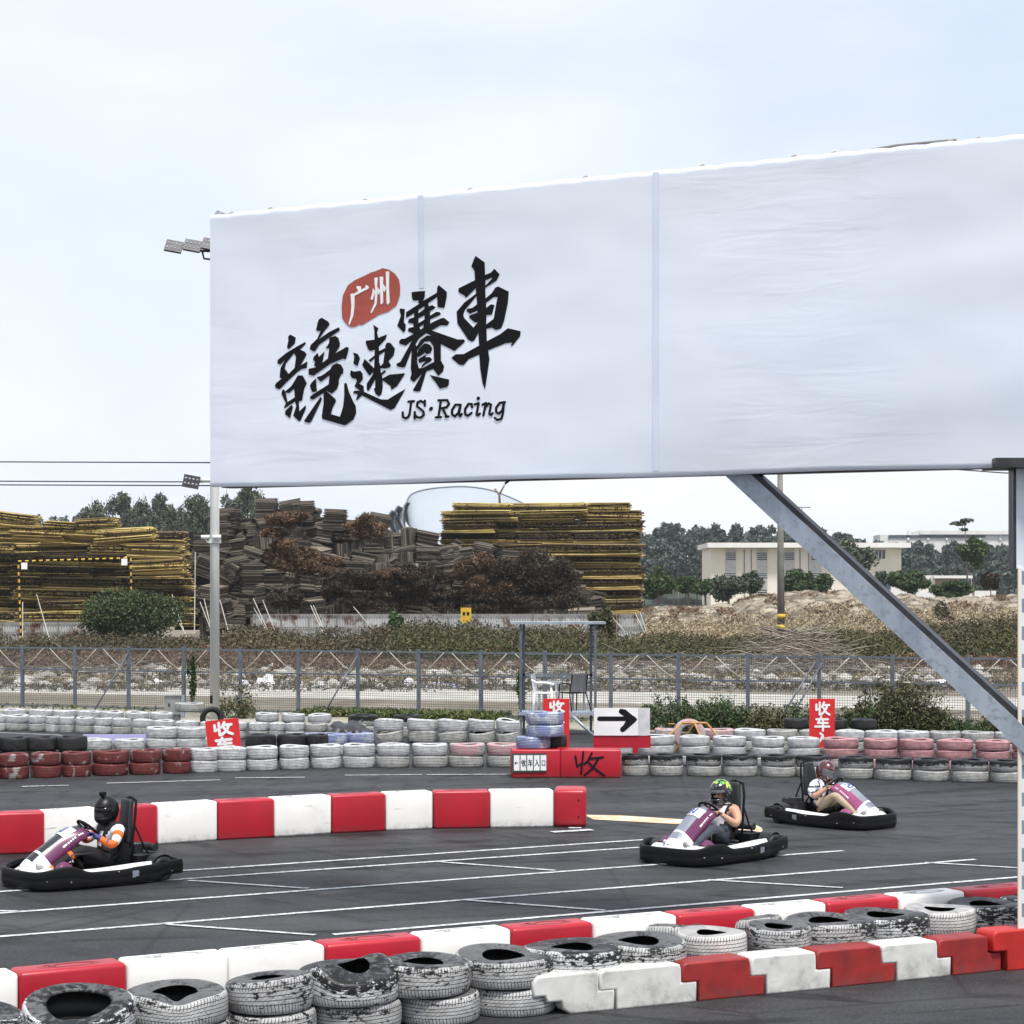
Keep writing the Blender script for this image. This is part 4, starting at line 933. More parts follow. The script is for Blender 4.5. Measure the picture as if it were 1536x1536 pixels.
# left rows behind the front one
l3 = [(-4, 63, 30), (25, 63, 36), (56, 63.3, 26), (79, 63.6, 21), (101, 63.9, 24), (127, 64.1, 28), (155, 64.4, 28), (183, 64.7, 29), (214, 65.3, 32), (246, 65.7, 32), (281, 66.2, 34), (318, 66.6, 36), (353, 66.8, 34), (388, 67, 30), (415, 67, 25), (442, 67.2, 29), (474, 67.4, 34), (505, 67.6, 30), (535, 67.8, 32)]
tyre_row('the rear left row', [(a, b, c, [G if i % 3 else W, W if a < 450 else G]) for i, (a, b, c) in enumerate(l3)], 'tyres of the rear left row', w=.185, tilt=.03)
tyre_row('the row behind the rear left row', [(a, 60.5+i*.3, 36, [G, W]) for i, a in enumerate((22, 60, 98, 133, 168, 206, 242, 400, 440, 480))], 'tyres behind the rear left row', w=.20, tilt=.05)
tyre_row('the slumped middle row', [(a, 68.8, c, [G, W]) for a, c in ((583, 45), (632, 46), (679, 46), (722, 42), (762, 38))], 'slumped tyres before the grass', kind='slump', w=.25, tilt=.05)
tyre_row('the pair behind the slumped row', [(610, 66, 40, [G, DT]), (545, 66, 46, [G, DT])], 'tyres behind the slumped row', w=.25, tilt=.03)
l2 = [(145, 77.5, 50, [None, W]), (195, 77.5, 46, [None, W]), (244, 77, 50, [None, W, W]), (287, 77, 44, [G, W, W]), (318, 76.5, 44, [G, W]), (500, 74.5, 46, [W, B_]), (540, 74, 44, [W, B_]), (468, 74.5, 44, [W, B_])]
tyre_row('the short second left row', l2, 'short white row of tyres', w=.215)
tyre_row('the row behind the red tyres', [(a, 79.5-(a/200), 47, [PK, PK]) for a in (-20, 22, 62, 108)], 'black tyres behind the red ones', w=.265)
tyre_row('the row beside the tilted sign', [(392, 77.6, 48, [PK, PK]), (438, 77.4, 46, [PK, PK]), (476, 77.4, 34, [PK, PK])], 'black tyres beside the tilted sign', w=.26)
tyre_row('the squashed pair by the fence', [(28, 58, 44, [PK]), (78, 58, 46, [PK])], 'squashed tyres by the fence', w=.2)
# a few odd ones
o = put_tyre(317, 61, .30, .58, 'fat', PK, 'black tyre standing upright at the foot of the lamp pole', None); o.rotation_euler = (R(82), .1, .25); o.location.z = .20
o = put_tyre(284, 62, .42, .72, 'fat', G, 'flat grey tyre lying left of the upright black tyre', None)
o = put_tyre(1032, 72.5, .33, .68, 'fat', P_, 'pale tyre standing upright behind the yellow trestle', None); o.rotation_euler = (R(88), 0, .12); o.location.z = .34
# near stacks along the foreground
def dent(th0, sg, az, ar=0, tilt=(0, 0), sq=(1, 1)):
    az, ar = az*.65, ar*.35
    def f(x, y, z, th, r, zf):
        d = (th-th0+math.pi) % (2*math.pi)-math.pi; g = math.exp(-(d/sg)**2)
        k = 1-ar*g*zf; z2 = z-az*g*zf; x2, y2 = x*k*sq[0], y*k*sq[1]
        return x2, y2, z2+x2*tilt[0]*zf+y2*tilt[1]*zf
    return f
def fold(x, y, z, th, r, zf):            # carcass creased diagonally across the top
    u = (x*.75-y*.65); g = math.exp(-((u-.02)/.13)**2); return x, y, z+zf*(.075*g-.05*(1-g)*max(0, math.sin(-th)))
LOWER = [f'near ground tyre, {ORD[i]} from the left in the foreground stacks' for i in range(20)]
near = [   # px upper, px lower, dia upper px, dia lower px, upper material, lower material, deform, label of the upper
 (-30, -40, 130, 150, 'near_dark', 'near_white', dent(-.4, .8, .02, .1, (-.1, 0)), 'collapsed dark tyre at the left edge of the foreground'),
 (118, 110, 172, 165, 'near_dark', 'near_worn', dent(-1.57, 1.3, .10, .12, (0, .16), (1, .92)), 'glossy black tyre with a wide squared opening tilted to the camera'),
 (262, 262, 160, 166, 'near_white', 'near_white', dent(-1.35, .42, .085, .16), 'near tyre with a deep V dent in its front rim'),
 (405, 405, 134, 140, 'near_white', 'near_white', dent(-2.6, .9, -.03, .0, (.12, -.05)), 'near tyre with lifted left lip and dark slot'),
 (521, 532, 156, 138, 'near_dark', 'near_white', fold, 'near tyre folded across with a silvery crease'),
 (634, 656, 149, 130, 'near_worn', 'near_white', dent(-2.3, .6, -.03, 0, (0, 0)), 'near tyre with block tread and ragged left lip'),
 (755, 765, 150, 142, 'near_white', 'near_white', dent(-1.9, 1.1, .045, 0, (-.04, 0)), 'near tyre sagging in the middle of its front rim'),
 (858, 862, 148, 140, 'near_dark', 'near_worn', None, 'dark topped near tyre behind the first white block'),
 (957, 957, 146, 140, 'near_white', 'near_white', dent(-1.2, .9, .02), 'near tyre with slanted tread lines behind the second white block'),
 (1068, 1066, 108, 110, 'near_clean', 'near_clean', None, 'clean white near tyre with plain bands, behind the first red block'),
 (1168, 1166, 100, 104, 'near_white', 'near_white', dent(-.9, .9, .03, .03), 'pale finely ribbed near tyre left of the broad dark streaked one'),
 (1243, 1243, 138, 130, 'near_worn', 'near_worn', None, 'broad black and white streaked near tyre'),
 (1328, 1330, 128, 122, 'near_dark', 'near_worn', None, 'near tyre with a solid black shoulder right of the streaked one'),
 (1410, 1410, 106, 104, 'near_clean', 'near_clean', None, 'chalk white near tyre with deep shoulder notches'),
 (1480, 1478, 118, 112, 'near_dark', 'near_worn', None, 'scuffed dark near tyre second from the right edge'),
 (1556, 1556, 110, 110, 'near_dark', 'near_worn', None, 'near tyre cut by the right edge of the view')]
for i, (pu, pl, du, dl, mu, ml, df, lab) in enumerate(near):
    s = 221.5-.0373*pu; tw = .205 if i < 3 else .215
    me = tyre_mesh('tyre', dl/s/2, tw, 64, None, .015); me.materials.append(mt[ml])
    o = link('tyre', me, None, None, gs(pl, s), 0); tag(o, LOWER[i], 'tyre', 'foreground tyre stacks')
    me = tyre_mesh('tyre', du/s/2, tw+.015, 74 if i == 1 else 72, df, .02); me.materials.append(mt[mu])
    o = link('tyre', me, None, None, gs(pu, s, tw), 0); tag(o, lab, 'tyre', 'foreground tyre stacks')
# second rank seen behind a few stacks
for pu, lab in ((590, 'near'), (1000, 'rear tyre peeking over between the slanted tread tyre and the clean white one'), (1118, 'rear tyre whose rim shows above the pale ribbed tyre')):
    if lab == 'near': continue
    s = 213-.0373*pu; me = tyre_mesh('tyre', .33, .43, 48, None, .02); me.materials.append(mt['near_white']); tag(link('tyre', me, None, None, gs(pu, s), 0), lab, 'tyre', 'foreground tyre stacks')
# ------------------------------------------------------------------ smooth plastic barriers
def chain(pts, H, thick, cols, name, labf, grp, recess=True, bev=.035, end=False):
    G_ = [Vector(((px-CX)/F*Y, Y, 0)) for px, y in pts for Y in [F*(CH-H)/(y-HY)]]
    for i, (a, b, c) in enumerate(zip(G_, G_[1:], cols)):
        d = b-a; ln = d.length; ang = math.atan2(d.y, d.x)
        e = empty(name, a, labf(i), 'barrier block', grp, ang)
        me = rounded('block', ln-.006, thick, H, bev, 4)
        for v in me.vertices: v.co.x += ln/2; v.co.y += thick/2
        link('shell', me, mt['plastic_'+c], e)
        if recess:
            r = MB(); n = 24
            for q, (rx, ry, z) in enumerate([(.27, .10, .0015), (.25, .085, -.012), (.20, .065, .001)]): pass
            r.add([(ln/2+.24*math.cos(t*2*math.pi/n), thick/2+.075*math.sin(t*2*math.pi/n), H+.0015) for t in range(n)]+[(ln/2+.19*math.cos(t*2*math.pi/n), thick/2+.055*math.sin(t*2*math.pi/n), H+.004) for t in range(n)],
                  [(t, (t+1) % n, n+(t+1) % n, n+t) for t in range(n)])
            r.tube([(ln/2-.12, thick/2, H), (ln/2-.12, thick/2, H+.008)], .03, 12)
            r.build('filler_recess', mt['recess' if c == 'white' else 'recess_red'], e)  # ring on the block top, in a darker tone than the plastic
A = [(-130, 1475), (29, 1459.5), (191, 1444), (344, 1430.5), (489, 1417), (633, 1404.5), (768, 1393), (891, 1383), (1017, 1372.5), (1134, 1363), (1241, 1354), (1350, 1345), (1449, 1336.5), (1565, 1327), (1680, 1318)]
AC = ['white', 'red', 'white', 'white', 'red', 'white', 'red', 'white', 'red', 'white', 'red', 'white', 'red', 'white']
cnt = {'red': 0, 'white': 0}; AL = []
for c in AC: AL.append(f"{c} barrier block, {ORD[cnt[c]]} {c} one from the left in the near row"); cnt[c] += 1
chain(A, .5, .28, AC, 'barrier_block', lambda i: AL[i], 'near row of red and white barrier blocks')
Bm = [(-300, 1305), (-205, 1296), (-110, 1287), (67, 1280), (150, 1273.5), (237, 1267.5), (327, 1261), (412, 1256.5), (498, 1251), (579, 1247), (650, 1243.8), (735, 1242.5), (831, 1241)]
Bg = [(x, HY+(y-HY)*(CH-.52)/CH) for x, y in Bm]
BC = ['red', 'white', 'red', 'white', 'red', 'white', 'red', 'white', 'red', 'white', 'red', 'white']; cnt = {'red': 0, 'white': 0}; BL = []
for c in BC[::-1]: BL.insert(0, f"{c} barrier block, {ORD[cnt[c]]} {c} one left of the rounded red end block behind the karts"); cnt[c] += 1
chain(Bg, .52, .31, BC, 'barrier_block', lambda i: BL[i], 'middle row of red and white barrier blocks')
a = gs(831, 108.1); me = rounded('block', .45, .62, .525, .06, 5)
e = empty('barrier_block', (a.x+.235, a.y+.28, 0), 'red end block with rounded corner closing the row behind the karts', 'barrier block', 'middle row of red and white barrier blocks', R(-3)); link('shell', me, mt['plastic_red'], e)
b = MB(); 
for dx, dz in ((.12, .38), (.12, .15)): b.tube([(dx, -.316, dz), (dx, -.305, dz)], .012, 8)
b.build('bolt_hole', mt['black'], e)
# ------------------------------------------------------------------ stepped interlocking kerb blocks
def stepped(L_, h, d, off, first=False, gap=False):
    if first: prof = [(.0, h*.5), (.0, h*.86), (.03, h*.97), (.07, h), (L_, h), (L_, h*.52), (L_+off, h*.52), (L_+off, 0), (.32, 0), (.25, h*.16), (.24, h*.34), (.12, h*.34), (.10, h*.5)]
    else: prof = [(off, 0), (off, h*.5), (.01, h*.5), (.0, h*.55), (.0, h*.9), (.02, h*.985), (.05, h), (L_-.045, h), (L_-.012, h*.97), (L_, h*.85), (L_, h*.52), (L_+off, h*.52), (L_+off, .0)]
    bm = bmesh.new(); vs = [bm.verts.new((x, 0, z)) for x, z in prof]; f = bm.faces.new(vs)
    r = bmesh.ops.extrude_face_region(bm, geom=[f]); 
    for v in r['geom']:
        if isinstance(v, bmesh.types.BMVert): v.co.y += d
    bmesh.ops.recalc_face_normals(bm, faces=bm.faces)
    eg = [e_ for e_ in bm.edges if abs(e_.verts[0].co.y-e_.verts[1].co.y) < 1e-4]
    bmesh.ops.bevel(bm, geom=eg, offset=.018, segments=3, profile=.5, affect='EDGES', clamp_overlap=True)
    me = bpy.data.meshes.new('kerb_block'); bm.to_mesh(me); bm.free()
    for p in me.polygons: p.use_smooth = len(p.vertices) < 6
    return me
K_ = [800, 900, 1024, 1127, 1226, 1324, 1408, 1484, 1590]; KC = ['block_white', 'block_white', 'block_red', 'block_white', 'block_red', 'block_white', 'block_red', 'block_bright']
KL = ['leftmost white stepped block with a rounded overhanging nose', 'white stepped block left of the first dark red one', 'dark red stepped block left of three right ones, after two white ones', 'white stepped block between the two left dark red ones',
      'dark red stepped block in the middle of the stepped row', 'white stepped block right of the middle dark red one', 'dark red stepped block beside the bright red one', 'bright red stepped block standing slightly proud at the right edge']
for i, (p0, p1) in enumerate(zip(K_, K_[1:])):
    s0, s1 = 223-.0316*p0, 223-.0316*p1; a, b = gs(p0, s0), gs(p1, s1); d = b-a; ln = d.length
    me = stepped(ln-.008, .315 if i < 7 else .35, .25, .14, i == 0); me.materials.append(mt[KC[i]])
    off = Vector((0, 0, 0)) if i < 7 else Vector((.03, -.03, 0))
    tag(link('stepped_kerb_block', me, None, None, a+off, math.atan2(d.y, d.x)), KL[i], 'kerb block', 'stepped red and white kerb blocks')
# ------------------------------------------------------------------ glyph strokes
def stroke_polys(mb, pts, th, proj, mi=0, lay=0):
    """thick polyline (2D pts) -> quads + round joints, each piece a hair above the one before"""
    for k, (a, b) in enumerate(zip(pts, pts[1:])):
        a, b = Vector(a), Vector(b); d = (b-a)
        if d.length < 1e-6: continue
        d.normalize(); n = Vector((-d.y, d.x))*th/2
        c = [a-n, b-n]+[b+(-n*math.cos(t)+d*th/2*math.sin(t)) for t in (.6, 1.2, 1.9, 2.5)]+[b+n, a+n]+[a+(n*math.cos(t)-d*th/2*math.sin(t)) for t in (.6, 1.2, 1.9, 2.5)]
        mb.add([proj(q.x, q.y, lay+k) for q in c], [tuple(range(len(c)))], mi)
    return lay+len(pts)
SHOU = [[(.12, .2), (.12, .6), (.34, .5)], [(.34, .06), (.34, .95)], [(.62, .04), (.56, .22), (.47, .38)], [(.54, .24), (.96, .24)], [(.84, .24), (.76, .5), (.62, .74), (.42, .95)], [(.54, .36), (.66, .62), (.80, .82), (.98, .94)]]
CHE = [[(.12, .17), (.88, .17)], [(.44, .0), (.22, .44), (.86, .44)], [(.55, .26), (.55, 1.0)], [(.04, .70), (.96, .70)]]
RU = [[(.38, .08), (.52, .2), (.44, .5), (.30, .74), (.06, .94)], [(.52, .2), (.60, .5), (.74, .76), (.96, .94)]]
KOU = [[(.18, .2), (.18, .9)], [(.18, .2), (.82, .2), (.82, .9)], [(.18, .82), (.82, .82)]]
def glyph(mb, G, x0, z0, w, h, th, y=-.02, mi=0):
    """upright glyph on a local x/z plane facing -y; (x0,z0) = top left"""
    lay = 0
    for st in G: lay = stroke_polys(mb, [(x0+a*w, z0-b*h) for a, b in st], th, lambda u, v, l: (u, y-.0006*l, v), mi, lay)
# ------------------------------------------------------------------ red boards
def red_board(px0, px1, ytop, s, tilt, glyphs, label, post=True, hgt=.95, ch=.44, pitch=.52, top=.08):
    p = gs((px0+px1)/2, s); w_ = (px1-px0)/s; zt = CH-(ytop-HY)/s
    e = empty('red_sign_board', p, label, 'sign', 'red pick up signs'); e.rotation_euler = (0, R(tilt), 0)
    MB().box((0, 0, zt-hgt/2), (w_, .03, hgt)).build('board', mt['signred'], e)
    b = MB(); b.box((w_/2-.03, .03, (zt-.1)/2), (.05, .04, zt-.1)); b.box((-w_/2+.04, .03, (zt-.1)/2), (.05, .04, zt-.1)); b.build('post', mt['signred'], e)
    g = MB(); z = zt-w_*top
    for G in glyphs: gg = MB(); glyph(gg, G, -w_*.30, z, w_*.60, w_*ch, w_*.085); gg.build('character', mt['signwhite'], e, fixn=False); z -= w_*pitch
    return e
red_board(315, 365, 1079, 80, -6, [SHOU, CHE], 'tilted red sign with white characters between white and black tyres', ch=.41, pitch=.475, top=.07)
red_board(815, 854, 1048, 76, 0, [SHOU, CHE], 'red sign behind the blue white tyre tower', hgt=1.1)
red_board(1214, 1252, 1048, 77, 0, [SHOU, CHE, RU], 'upright red sign standing before the weeds on the right', hgt=.95, ch=.54, pitch=.60, top=.12)
# red boxes with lettering
e = empty('red_barrier_box', gs(805, 85), 'left red box carrying the white character strip under the tyre tower', 'barrier block', 'red boxes at the pit entry', R(4))
me = rounded('box', .86, .55, .50, .03, 3); 
for v in me.vertices: v.co.y += .275
link('shell', me, mt['plastic_red'], e)
MB().box((-.13, -.012, .27), (.60, .018, .33)).build('sign_frame', mt['leafgreen'] if 'leafgreen' in mt else M_('green_frame', (.03, .06, .05), None, 3, .5), e)
pn = MB(); 
for k in range(5): pn.add([(-.40+.118*k, -.024, .125), (-.40+.118*k+.10, -.024, .125), (-.40+.118*k+.10, -.024, .41), (-.40+.118*k, -.024, .41)], [(0, 1, 2, 3)])
for k in range(5):
    MB().box((-.355+.118*k, -.024, .27), (.10, .006, .27)).build('letter_card', mt['signwhite'], e)
    ch = MB()
    if k == 0: stroke_polys(ch, [(-.325, .27), (-.385, .27)], .012, lambda u, v, l: (u, -.029-.0005*l, v)); stroke_polys(ch, [(-.365, .29), (-.388, .27), (-.365, .25)], .012, lambda u, v, l: (u, -.031-.0005*l, v))
    else: glyph(ch, [SHOU, CHE, RU, KOU][k-1], -.40+.118*k+.006, .33, .082, .12, .011, -.029)
    ch.build('character', mt['black'], e, fixn=False)
e = empty('red_barrier_box', gs(886, 85), 'right red box sprayed with one large black character', 'barrier block', 'red boxes at the pit entry', R(-1))
me = rounded('box', 1.07, .5, .50, .03, 3); 
for v in me.vertices: v.co.y += .25
link('shell', me, mt['plastic_red'], e)
g = MB(); glyph(g, [[(.0, .18), (.06, .62), (.2, .50)], [(.28, .0), (.24, .5), (.20, .92)], [(.58, .05), (.46, .35), (.32, .50)], [(.52, .28), (.98, .22)], [(.82, .26), (.6, .7), (.32, .98)], [(.45, .42), (.66, .68), (1.02, .98)]], -.27, .46, .50, .42, .038, -.006)
g.build('painted_character', mt['black'], e, fixn=False)
for i, (px, z, D, m, lab) in enumerate([(800, .50, .62, B_, 'blue streaked tyre lying on the left red box, lowest of the tower'), (818, .71, .68, B_, 'middle blue white tyre of the tower on the red box'), (817, .93, .68, B_, 'top blue white tyre of the tower on the red box'), (830, .50, .5, PK, 'black tyre behind the lowest tower tyre on the red box')]):
    Y = F/85+.36+(.3 if i == 3 else 0); put_tyre(px, F/Y, z, D, 'fat', m, lab, 'tyre tower on the red box', .02)
# arrow board
s = 82; e = empty('arrow_board', gs(934, s), 'white board with a sprayed black arrow pointing right on a red stand', 'sign')
x = lambda px: (px-934)/s; z = lambda py: CH-(py-HY)/s
MB().box(((x(891)+x(957))/2, 0, (z(1062)+z(1103))/2), (x(957)-x(891), .03, z(1062)-z(1103))).build('board', mt['signwhite'], e)
MB().box(((x(957)+x(975))/2, .01, (z(1062)+z(1103))/2), (x(975)-x(957), .03, z(1062)-z(1103)-.004)).build('side_panel', M_('greyer_white', (.66, .66, .68), None, 3, .5), e)
b = MB(); b.box(((x(890)+x(976))/2, .03, (z(1103.5)+z(1122))/2), (x(976)-x(890), .05, z(1103.5)-z(1122))); b.build('stand_panel', mt['plastic_red'], e)
for a_, b_ in ((890, 897), (949, 957)): MB().box((x((a_+b_)/2), .03, z(1122)/2), ((b_-a_)/s, .05, z(1122))).build('leg', mt['plastic_red'], e)
pj = lambda u, v, l: (x(u), -.018-.0006*l, z(v)); ar = MB()
lay = stroke_polys(ar, [(899, 1078), (940, 1078)], 7, pj); lay = stroke_polys(ar, [(932, 1067), (951, 1079), (934, 1094)], 8, pj, 0, lay)
ar.add([pj(u, v, lay) for u, v in ((930, 1063), (938, 1064), (956, 1079), (936, 1097), (930, 1096), (940, 1079))], [(0, 1, 2, 5), (5, 2, 3, 4)])
ar.build('arrow', mt['black'], e, fixn=False)
# yellow trestle
s = 77; e = empty('yellow_trestle', gs(1040, s), 'rusty yellow pipe trestle with splayed legs behind the white tyres', 'trestle')
X_ = lambda px: (px-1040)/s; zt = CH-(1084.5-HY)/s
MB().tube([(X_(1023), 0, zt), (X_(1060), 0, zt)], .022, 8).build('top_bar', mt['rustyel'] if 'rustyel' in mt else M_('worn_orange_yellow', (.55, .30, .08), (.35, .16, .05), 8, .6), e)
tm = bpy.data.materials.get('worn_orange_yellow')
for a_, b_, y in ((1023, 990, 0), (1060, 1086, 0), (1042, 1054, -.25), (1042, 1022, .25)): MB().tube([(X_(a_), 0, zt), (X_(a_)+(X_(b_)-X_(a_))*1.35, y, .2), (X_(a_)+(X_(b_)-X_(a_))*1.55, y, 0)], .018, 8).build('leg', tm, e)
MB().tube([(X_(1002), 0, .72), (X_(1012), 0, .72)], .012, 6).build('brace', tm, e)
# lavender board and black tarp
o = MB().box((0, 0, .30), (1.26, .05, .18)).box((-.5, .05, .12), (.04, .04, .24)).box((.5, .05, .12), (.04, .04, .24)); o = o.build('lavender_board', mt['lavender'], loc=gs(172, 74), rz=R(2)); o.location.z = .02; tag(o, 'long low lavender board lying behind the left tyres', 'board')
tp = MB(); P = []
for i in range(15):
    u = i/14; row = []
    for j in range(9):
        t = j/8*math.pi; r = .17+.03*math.sin(i*1.3); row.append((-.55+1.0*u+.05*math.sin(j*2), -.25+.5*math.cos(t)*(1+.1*math.sin(i)), max(0, .42-.42*max(0, u-.55)*2.0)+r*math.sin(t)+.02*math.sin(i*2.7+j)))
    P.append(row)
tp.grid(P); P2 = [[(x_+.15, y_-.12, max(0.01, z_*.62-.05)) for x_, y_, z_ in r_] for r_ in P]; tp.grid(P2)
o = tp.build('black_tarp', mt['tarp'], loc=gs(540, 72)); tag(o, 'crumpled black tarpaulin draped over the rear tyres', 'tarpaulin')
o = tp.build('black_tarp', mt['tarp'], loc=gs(298, 73)); o.scale = (.8, .8, .75); tag(o, 'smaller black tarpaulin left of the tilted red sign', 'tarpaulin')
# ------------------------------------------------------------------ look-out stand with chairs
def stand():
    s = 65; e = empty('lookout_stand', gs(837, s), 'metal look-out stand with a flat roof plate, railing and platform', 'stand'); x = lambda px: (px-837)/s; z = lambda py: CH-(py-HY)/s
    MB().box((0, .5, z(934.5)), (x(908)-x(765), 1.2, .05)).build('roof', mt['galv'], e)
    for px, y in ((781, 0), (893, 0), (786, 1.0), (889, 1.0)): MB().box((x(px), y, z(936)/2), (.06, .05, z(936))).build('post', mt['fence'], e)
    MB().box((0, .5, .50), (x(897)-x(779), 1.1, .07)).build('platform', mt['galv'], e)
    MB().box((0, 1.0, z(1015)), (x(893)-x(781), .05, .06)).build('rail', mt['galv'], e)
    for px in (829, 845, 861, 878): MB().box((x(px), 1.0, (z(1016)+.53)/2), (.04, .04, z(1016)-.53)).build('baluster', mt['galv'], e)
    MB().tube([(x(858), -.02, z(1073)), (x(897), -.05, z(1110))], .04, 6).build('brace', mt['galv'], e)
stand()
def chair(px, s, m, label, rz, white=True):
    e = empty('garden_chair', gs(px, s, .535), label, 'chair', None, rz)
    if white:
        P = [[(-.25+.5*i/6, -.25+.5*j/6, .42+.02*math.cos(i)*0) for j in range(7)] for i in range(7)]
        MB().box((0, 0, .42), (.5, .48, .03)).build('seat', m, e)
        MB().grid([[(-.22+.44*i/6, .24+.06*k/5, .45+.40*k/5) for k in range(6)] for i in range(7)]).build('backrest', m, e)
        for sx in (-1, 1): MB().tube([(sx*.27, -.28, .62), (sx*.28, -.1, .66), (sx*.27, .15, .66), (sx*.24, .27, .72)], .03, 8).build('armrest', m, e)
        for sx in (-1, 1):
            for sy in (-1, 1): MB().tube([(sx*.25, sy*.23, 0), (sx*.24, sy*.2, .42 if sy > 0 else .62)], .028, 8).build('leg', m, e)
    else:
        MB().box((0, 0, .42), (.46, .44, .025)).build('seat', mt['black'], e)
        MB().box((0, .24, .66), (.44, .02, .42), 0, Matrix.Rotation(-.15, 3, 'X')).build('backrest', M_('grey_mesh', (.16, .16, .17), None, 3, .6), e)
        for sx in (-1, 1): MB().tube([(sx*.25, -.26, 0), (sx*.24, -.22, .62), (sx*.25, .1, .65), (sx*.23, .22, .62)], .014, 6).build('armrest', mt['black'], e)
        for sx in (-1, 1): MB().tube([(sx*.27, .36, 0), (sx*.22, .2, .42), (sx*.21, .3, .86)], .014, 6).build('leg', mt['black'], e)
chair(818, 64.2, mt['white'], 'white plastic garden chair on the stand', R(75))
chair(860, 64.2, mt['black'], 'black framed mesh chair on the stand', R(-150), False)
# ------------------------------------------------------------------ steel control box, lamp pole
e = empty('control_box', gs(262, 60), 'stainless steel control box before the fence, left of the lamp pole', 'box')
MB().box((-.04, 0, .49), (.40, .24, .47)).build('cabinet', mt['stainless'], e); MB().box((-.04, -.01, .735), (.46, .30, .02)).build('lid', mt['stainless'], e)
MB().box((-.04, .03, .13), (.34, .16, .26)).build('plinth', mt['concrete'], e); MB().box((-.12, -.125, .5), (.04, .02, .08)).build('latch', mt['steel_dark'], e)
MB().box((.20, .02, .45), (.08, .2, .55)).build('side_duct', mt['galv'], e)
def lamp():
    s = 57.5; Y = F/s; e = empty('lamp_pole', gs(322, s), 'tall pale lamp pole with floodlights and cameras rising behind the banner', 'lamp pole'); x = lambda px: (px-322)/s; z = lambda py: CH+(HY-py)/s
    MB().tube([(0, 0, 0), (-.0, 0, z(735)), (0, 0, z(360))], [.128, .118, .10], 20).build('pole', mt['pole'], e)
    MB().tube([(.10, -.02, .1), (.10, -.02, z(745))], .022, 6).build('conduit', mt['pole'], e)
    MB().box((-.07, -.11, z(1049)), (.07, .03, .2)).build('hatch', mt['black'], e)
    b = MB(); b.box((0, 0, z(812)), (.3, .3, .10)); b.build('bracket_band', mt['pole'], e)
    for px, py in ((309, 806), (326, 806)):
        c = MB().tube([(x(px)-.10, -.2, z(py)), (x(px)+.12, -.16, z(py)+.01)], .05, 8).tube([(x(px), -.14, z(py)), (x(px)+.03, -.05, z(py)-.12), (0, 0, z(py)-.14)], .025, 6); c.build('camera', mt['white'], e)
    def flood(px, py, w_, tilt=.5, yaw=0):
        h = empty('x', (0, 0, 0), None, None); bpy.data.objects.remove(h)
        M = Matrix.Translation((x(px), -.12, z(py))) @ Matrix.Rotation(yaw, 4, 'Z') @ Matrix.Rotation(.18, 4, 'Y') @ Matrix.Rotation(-tilt, 4, 'X')
        hb = MB().box((0, 0, 0), (w_*1.06, .07, w_*.82), M=M); 
        for k in range(5): hb.box((-w_/2+w_*(k+.5)/5, .06, 0), (.015, .06, w_*.6), M=M)
        hd = hb.build('floodlight', mt['steel_dark'], e)
        for i in range(4):
            for j in range(2):
                l = MB(); l.lathe([(0, .01), (.026, .008), (.034, -.002)], 10, 0, M @ Matrix.Translation((-w_/2+w_*(i+.5)/4, -.04, (-.5+j)*w_*.33)) @ Matrix.Rotation(R(90), 4, 'X'))
                l.build('lens', mt['lampglass'], hd)
    flood(262, 371, .42); flood(290, 370, .42); flood(317, 368, .42); flood(288, 723, .40, .2)
    MB().tube([(x(285), -.05, z(376)), (x(322), 0, z(377))], .035, 6).build('arm', mt['steel_dark'], e)
    MB().tube([(x(304), -.05, z(378)), (x(306), -.02, z(388)), (x(322), 0, z(390))], .03, 6).build('arm', mt['steel_dark'], e)
    MB().tube([(x(299), -.05, z(721)), (x(322), 0, z(720))], .06, 8).build('arm', mt['pole'], e)
lamp()
# ------------------------------------------------------------------ banner on its gantry
PA, YA, PB, YB = 315.0, 20.4, 1536.0, 17.0
def bY(px): return 1/((1/YA)+(1/YB-1/YA)*(px-PA)/(PB-PA))
dirb = (at(PB, 700, YB)-at(PA, 700, YA)); dirb.z = 0; dirb.normalize(); nb_ = Vector((dirb.y, -dirb.x, 0))     # towards the camera
from mathutils import noise as mn
def wr(px, py): 
    p = at(px, py, bY(px)); u = (p-at(PA, 700, YA)).dot(dirb)
    e_ = min(1, max(0, (px-PA)/60))
    return .018*mn.fractal(Vector((u*.45, p.z*.9, 3.1)), 1, 2, 3)+.02*math.sin(p.z*7+u*.6+1.2*math.sin(u*1.3))*max(0, (px-1150)/400)*.35
def bp(px, py, off=0): return at(px, py, bY(px))+nb_*(off+wr(px, py))
def topy(px): return 322+(200-322)*((1/bY(px))-(1/YA))/((1/YB)-(1/YA)) + 1.6*math.sin(px*.06)**8
def boty(px): return 730.5+(698.5-730.5)*((1/bY(px))-(1/YA))/((1/YB)-(1/YA)) + 1.2*math.sin(px*.013+1)
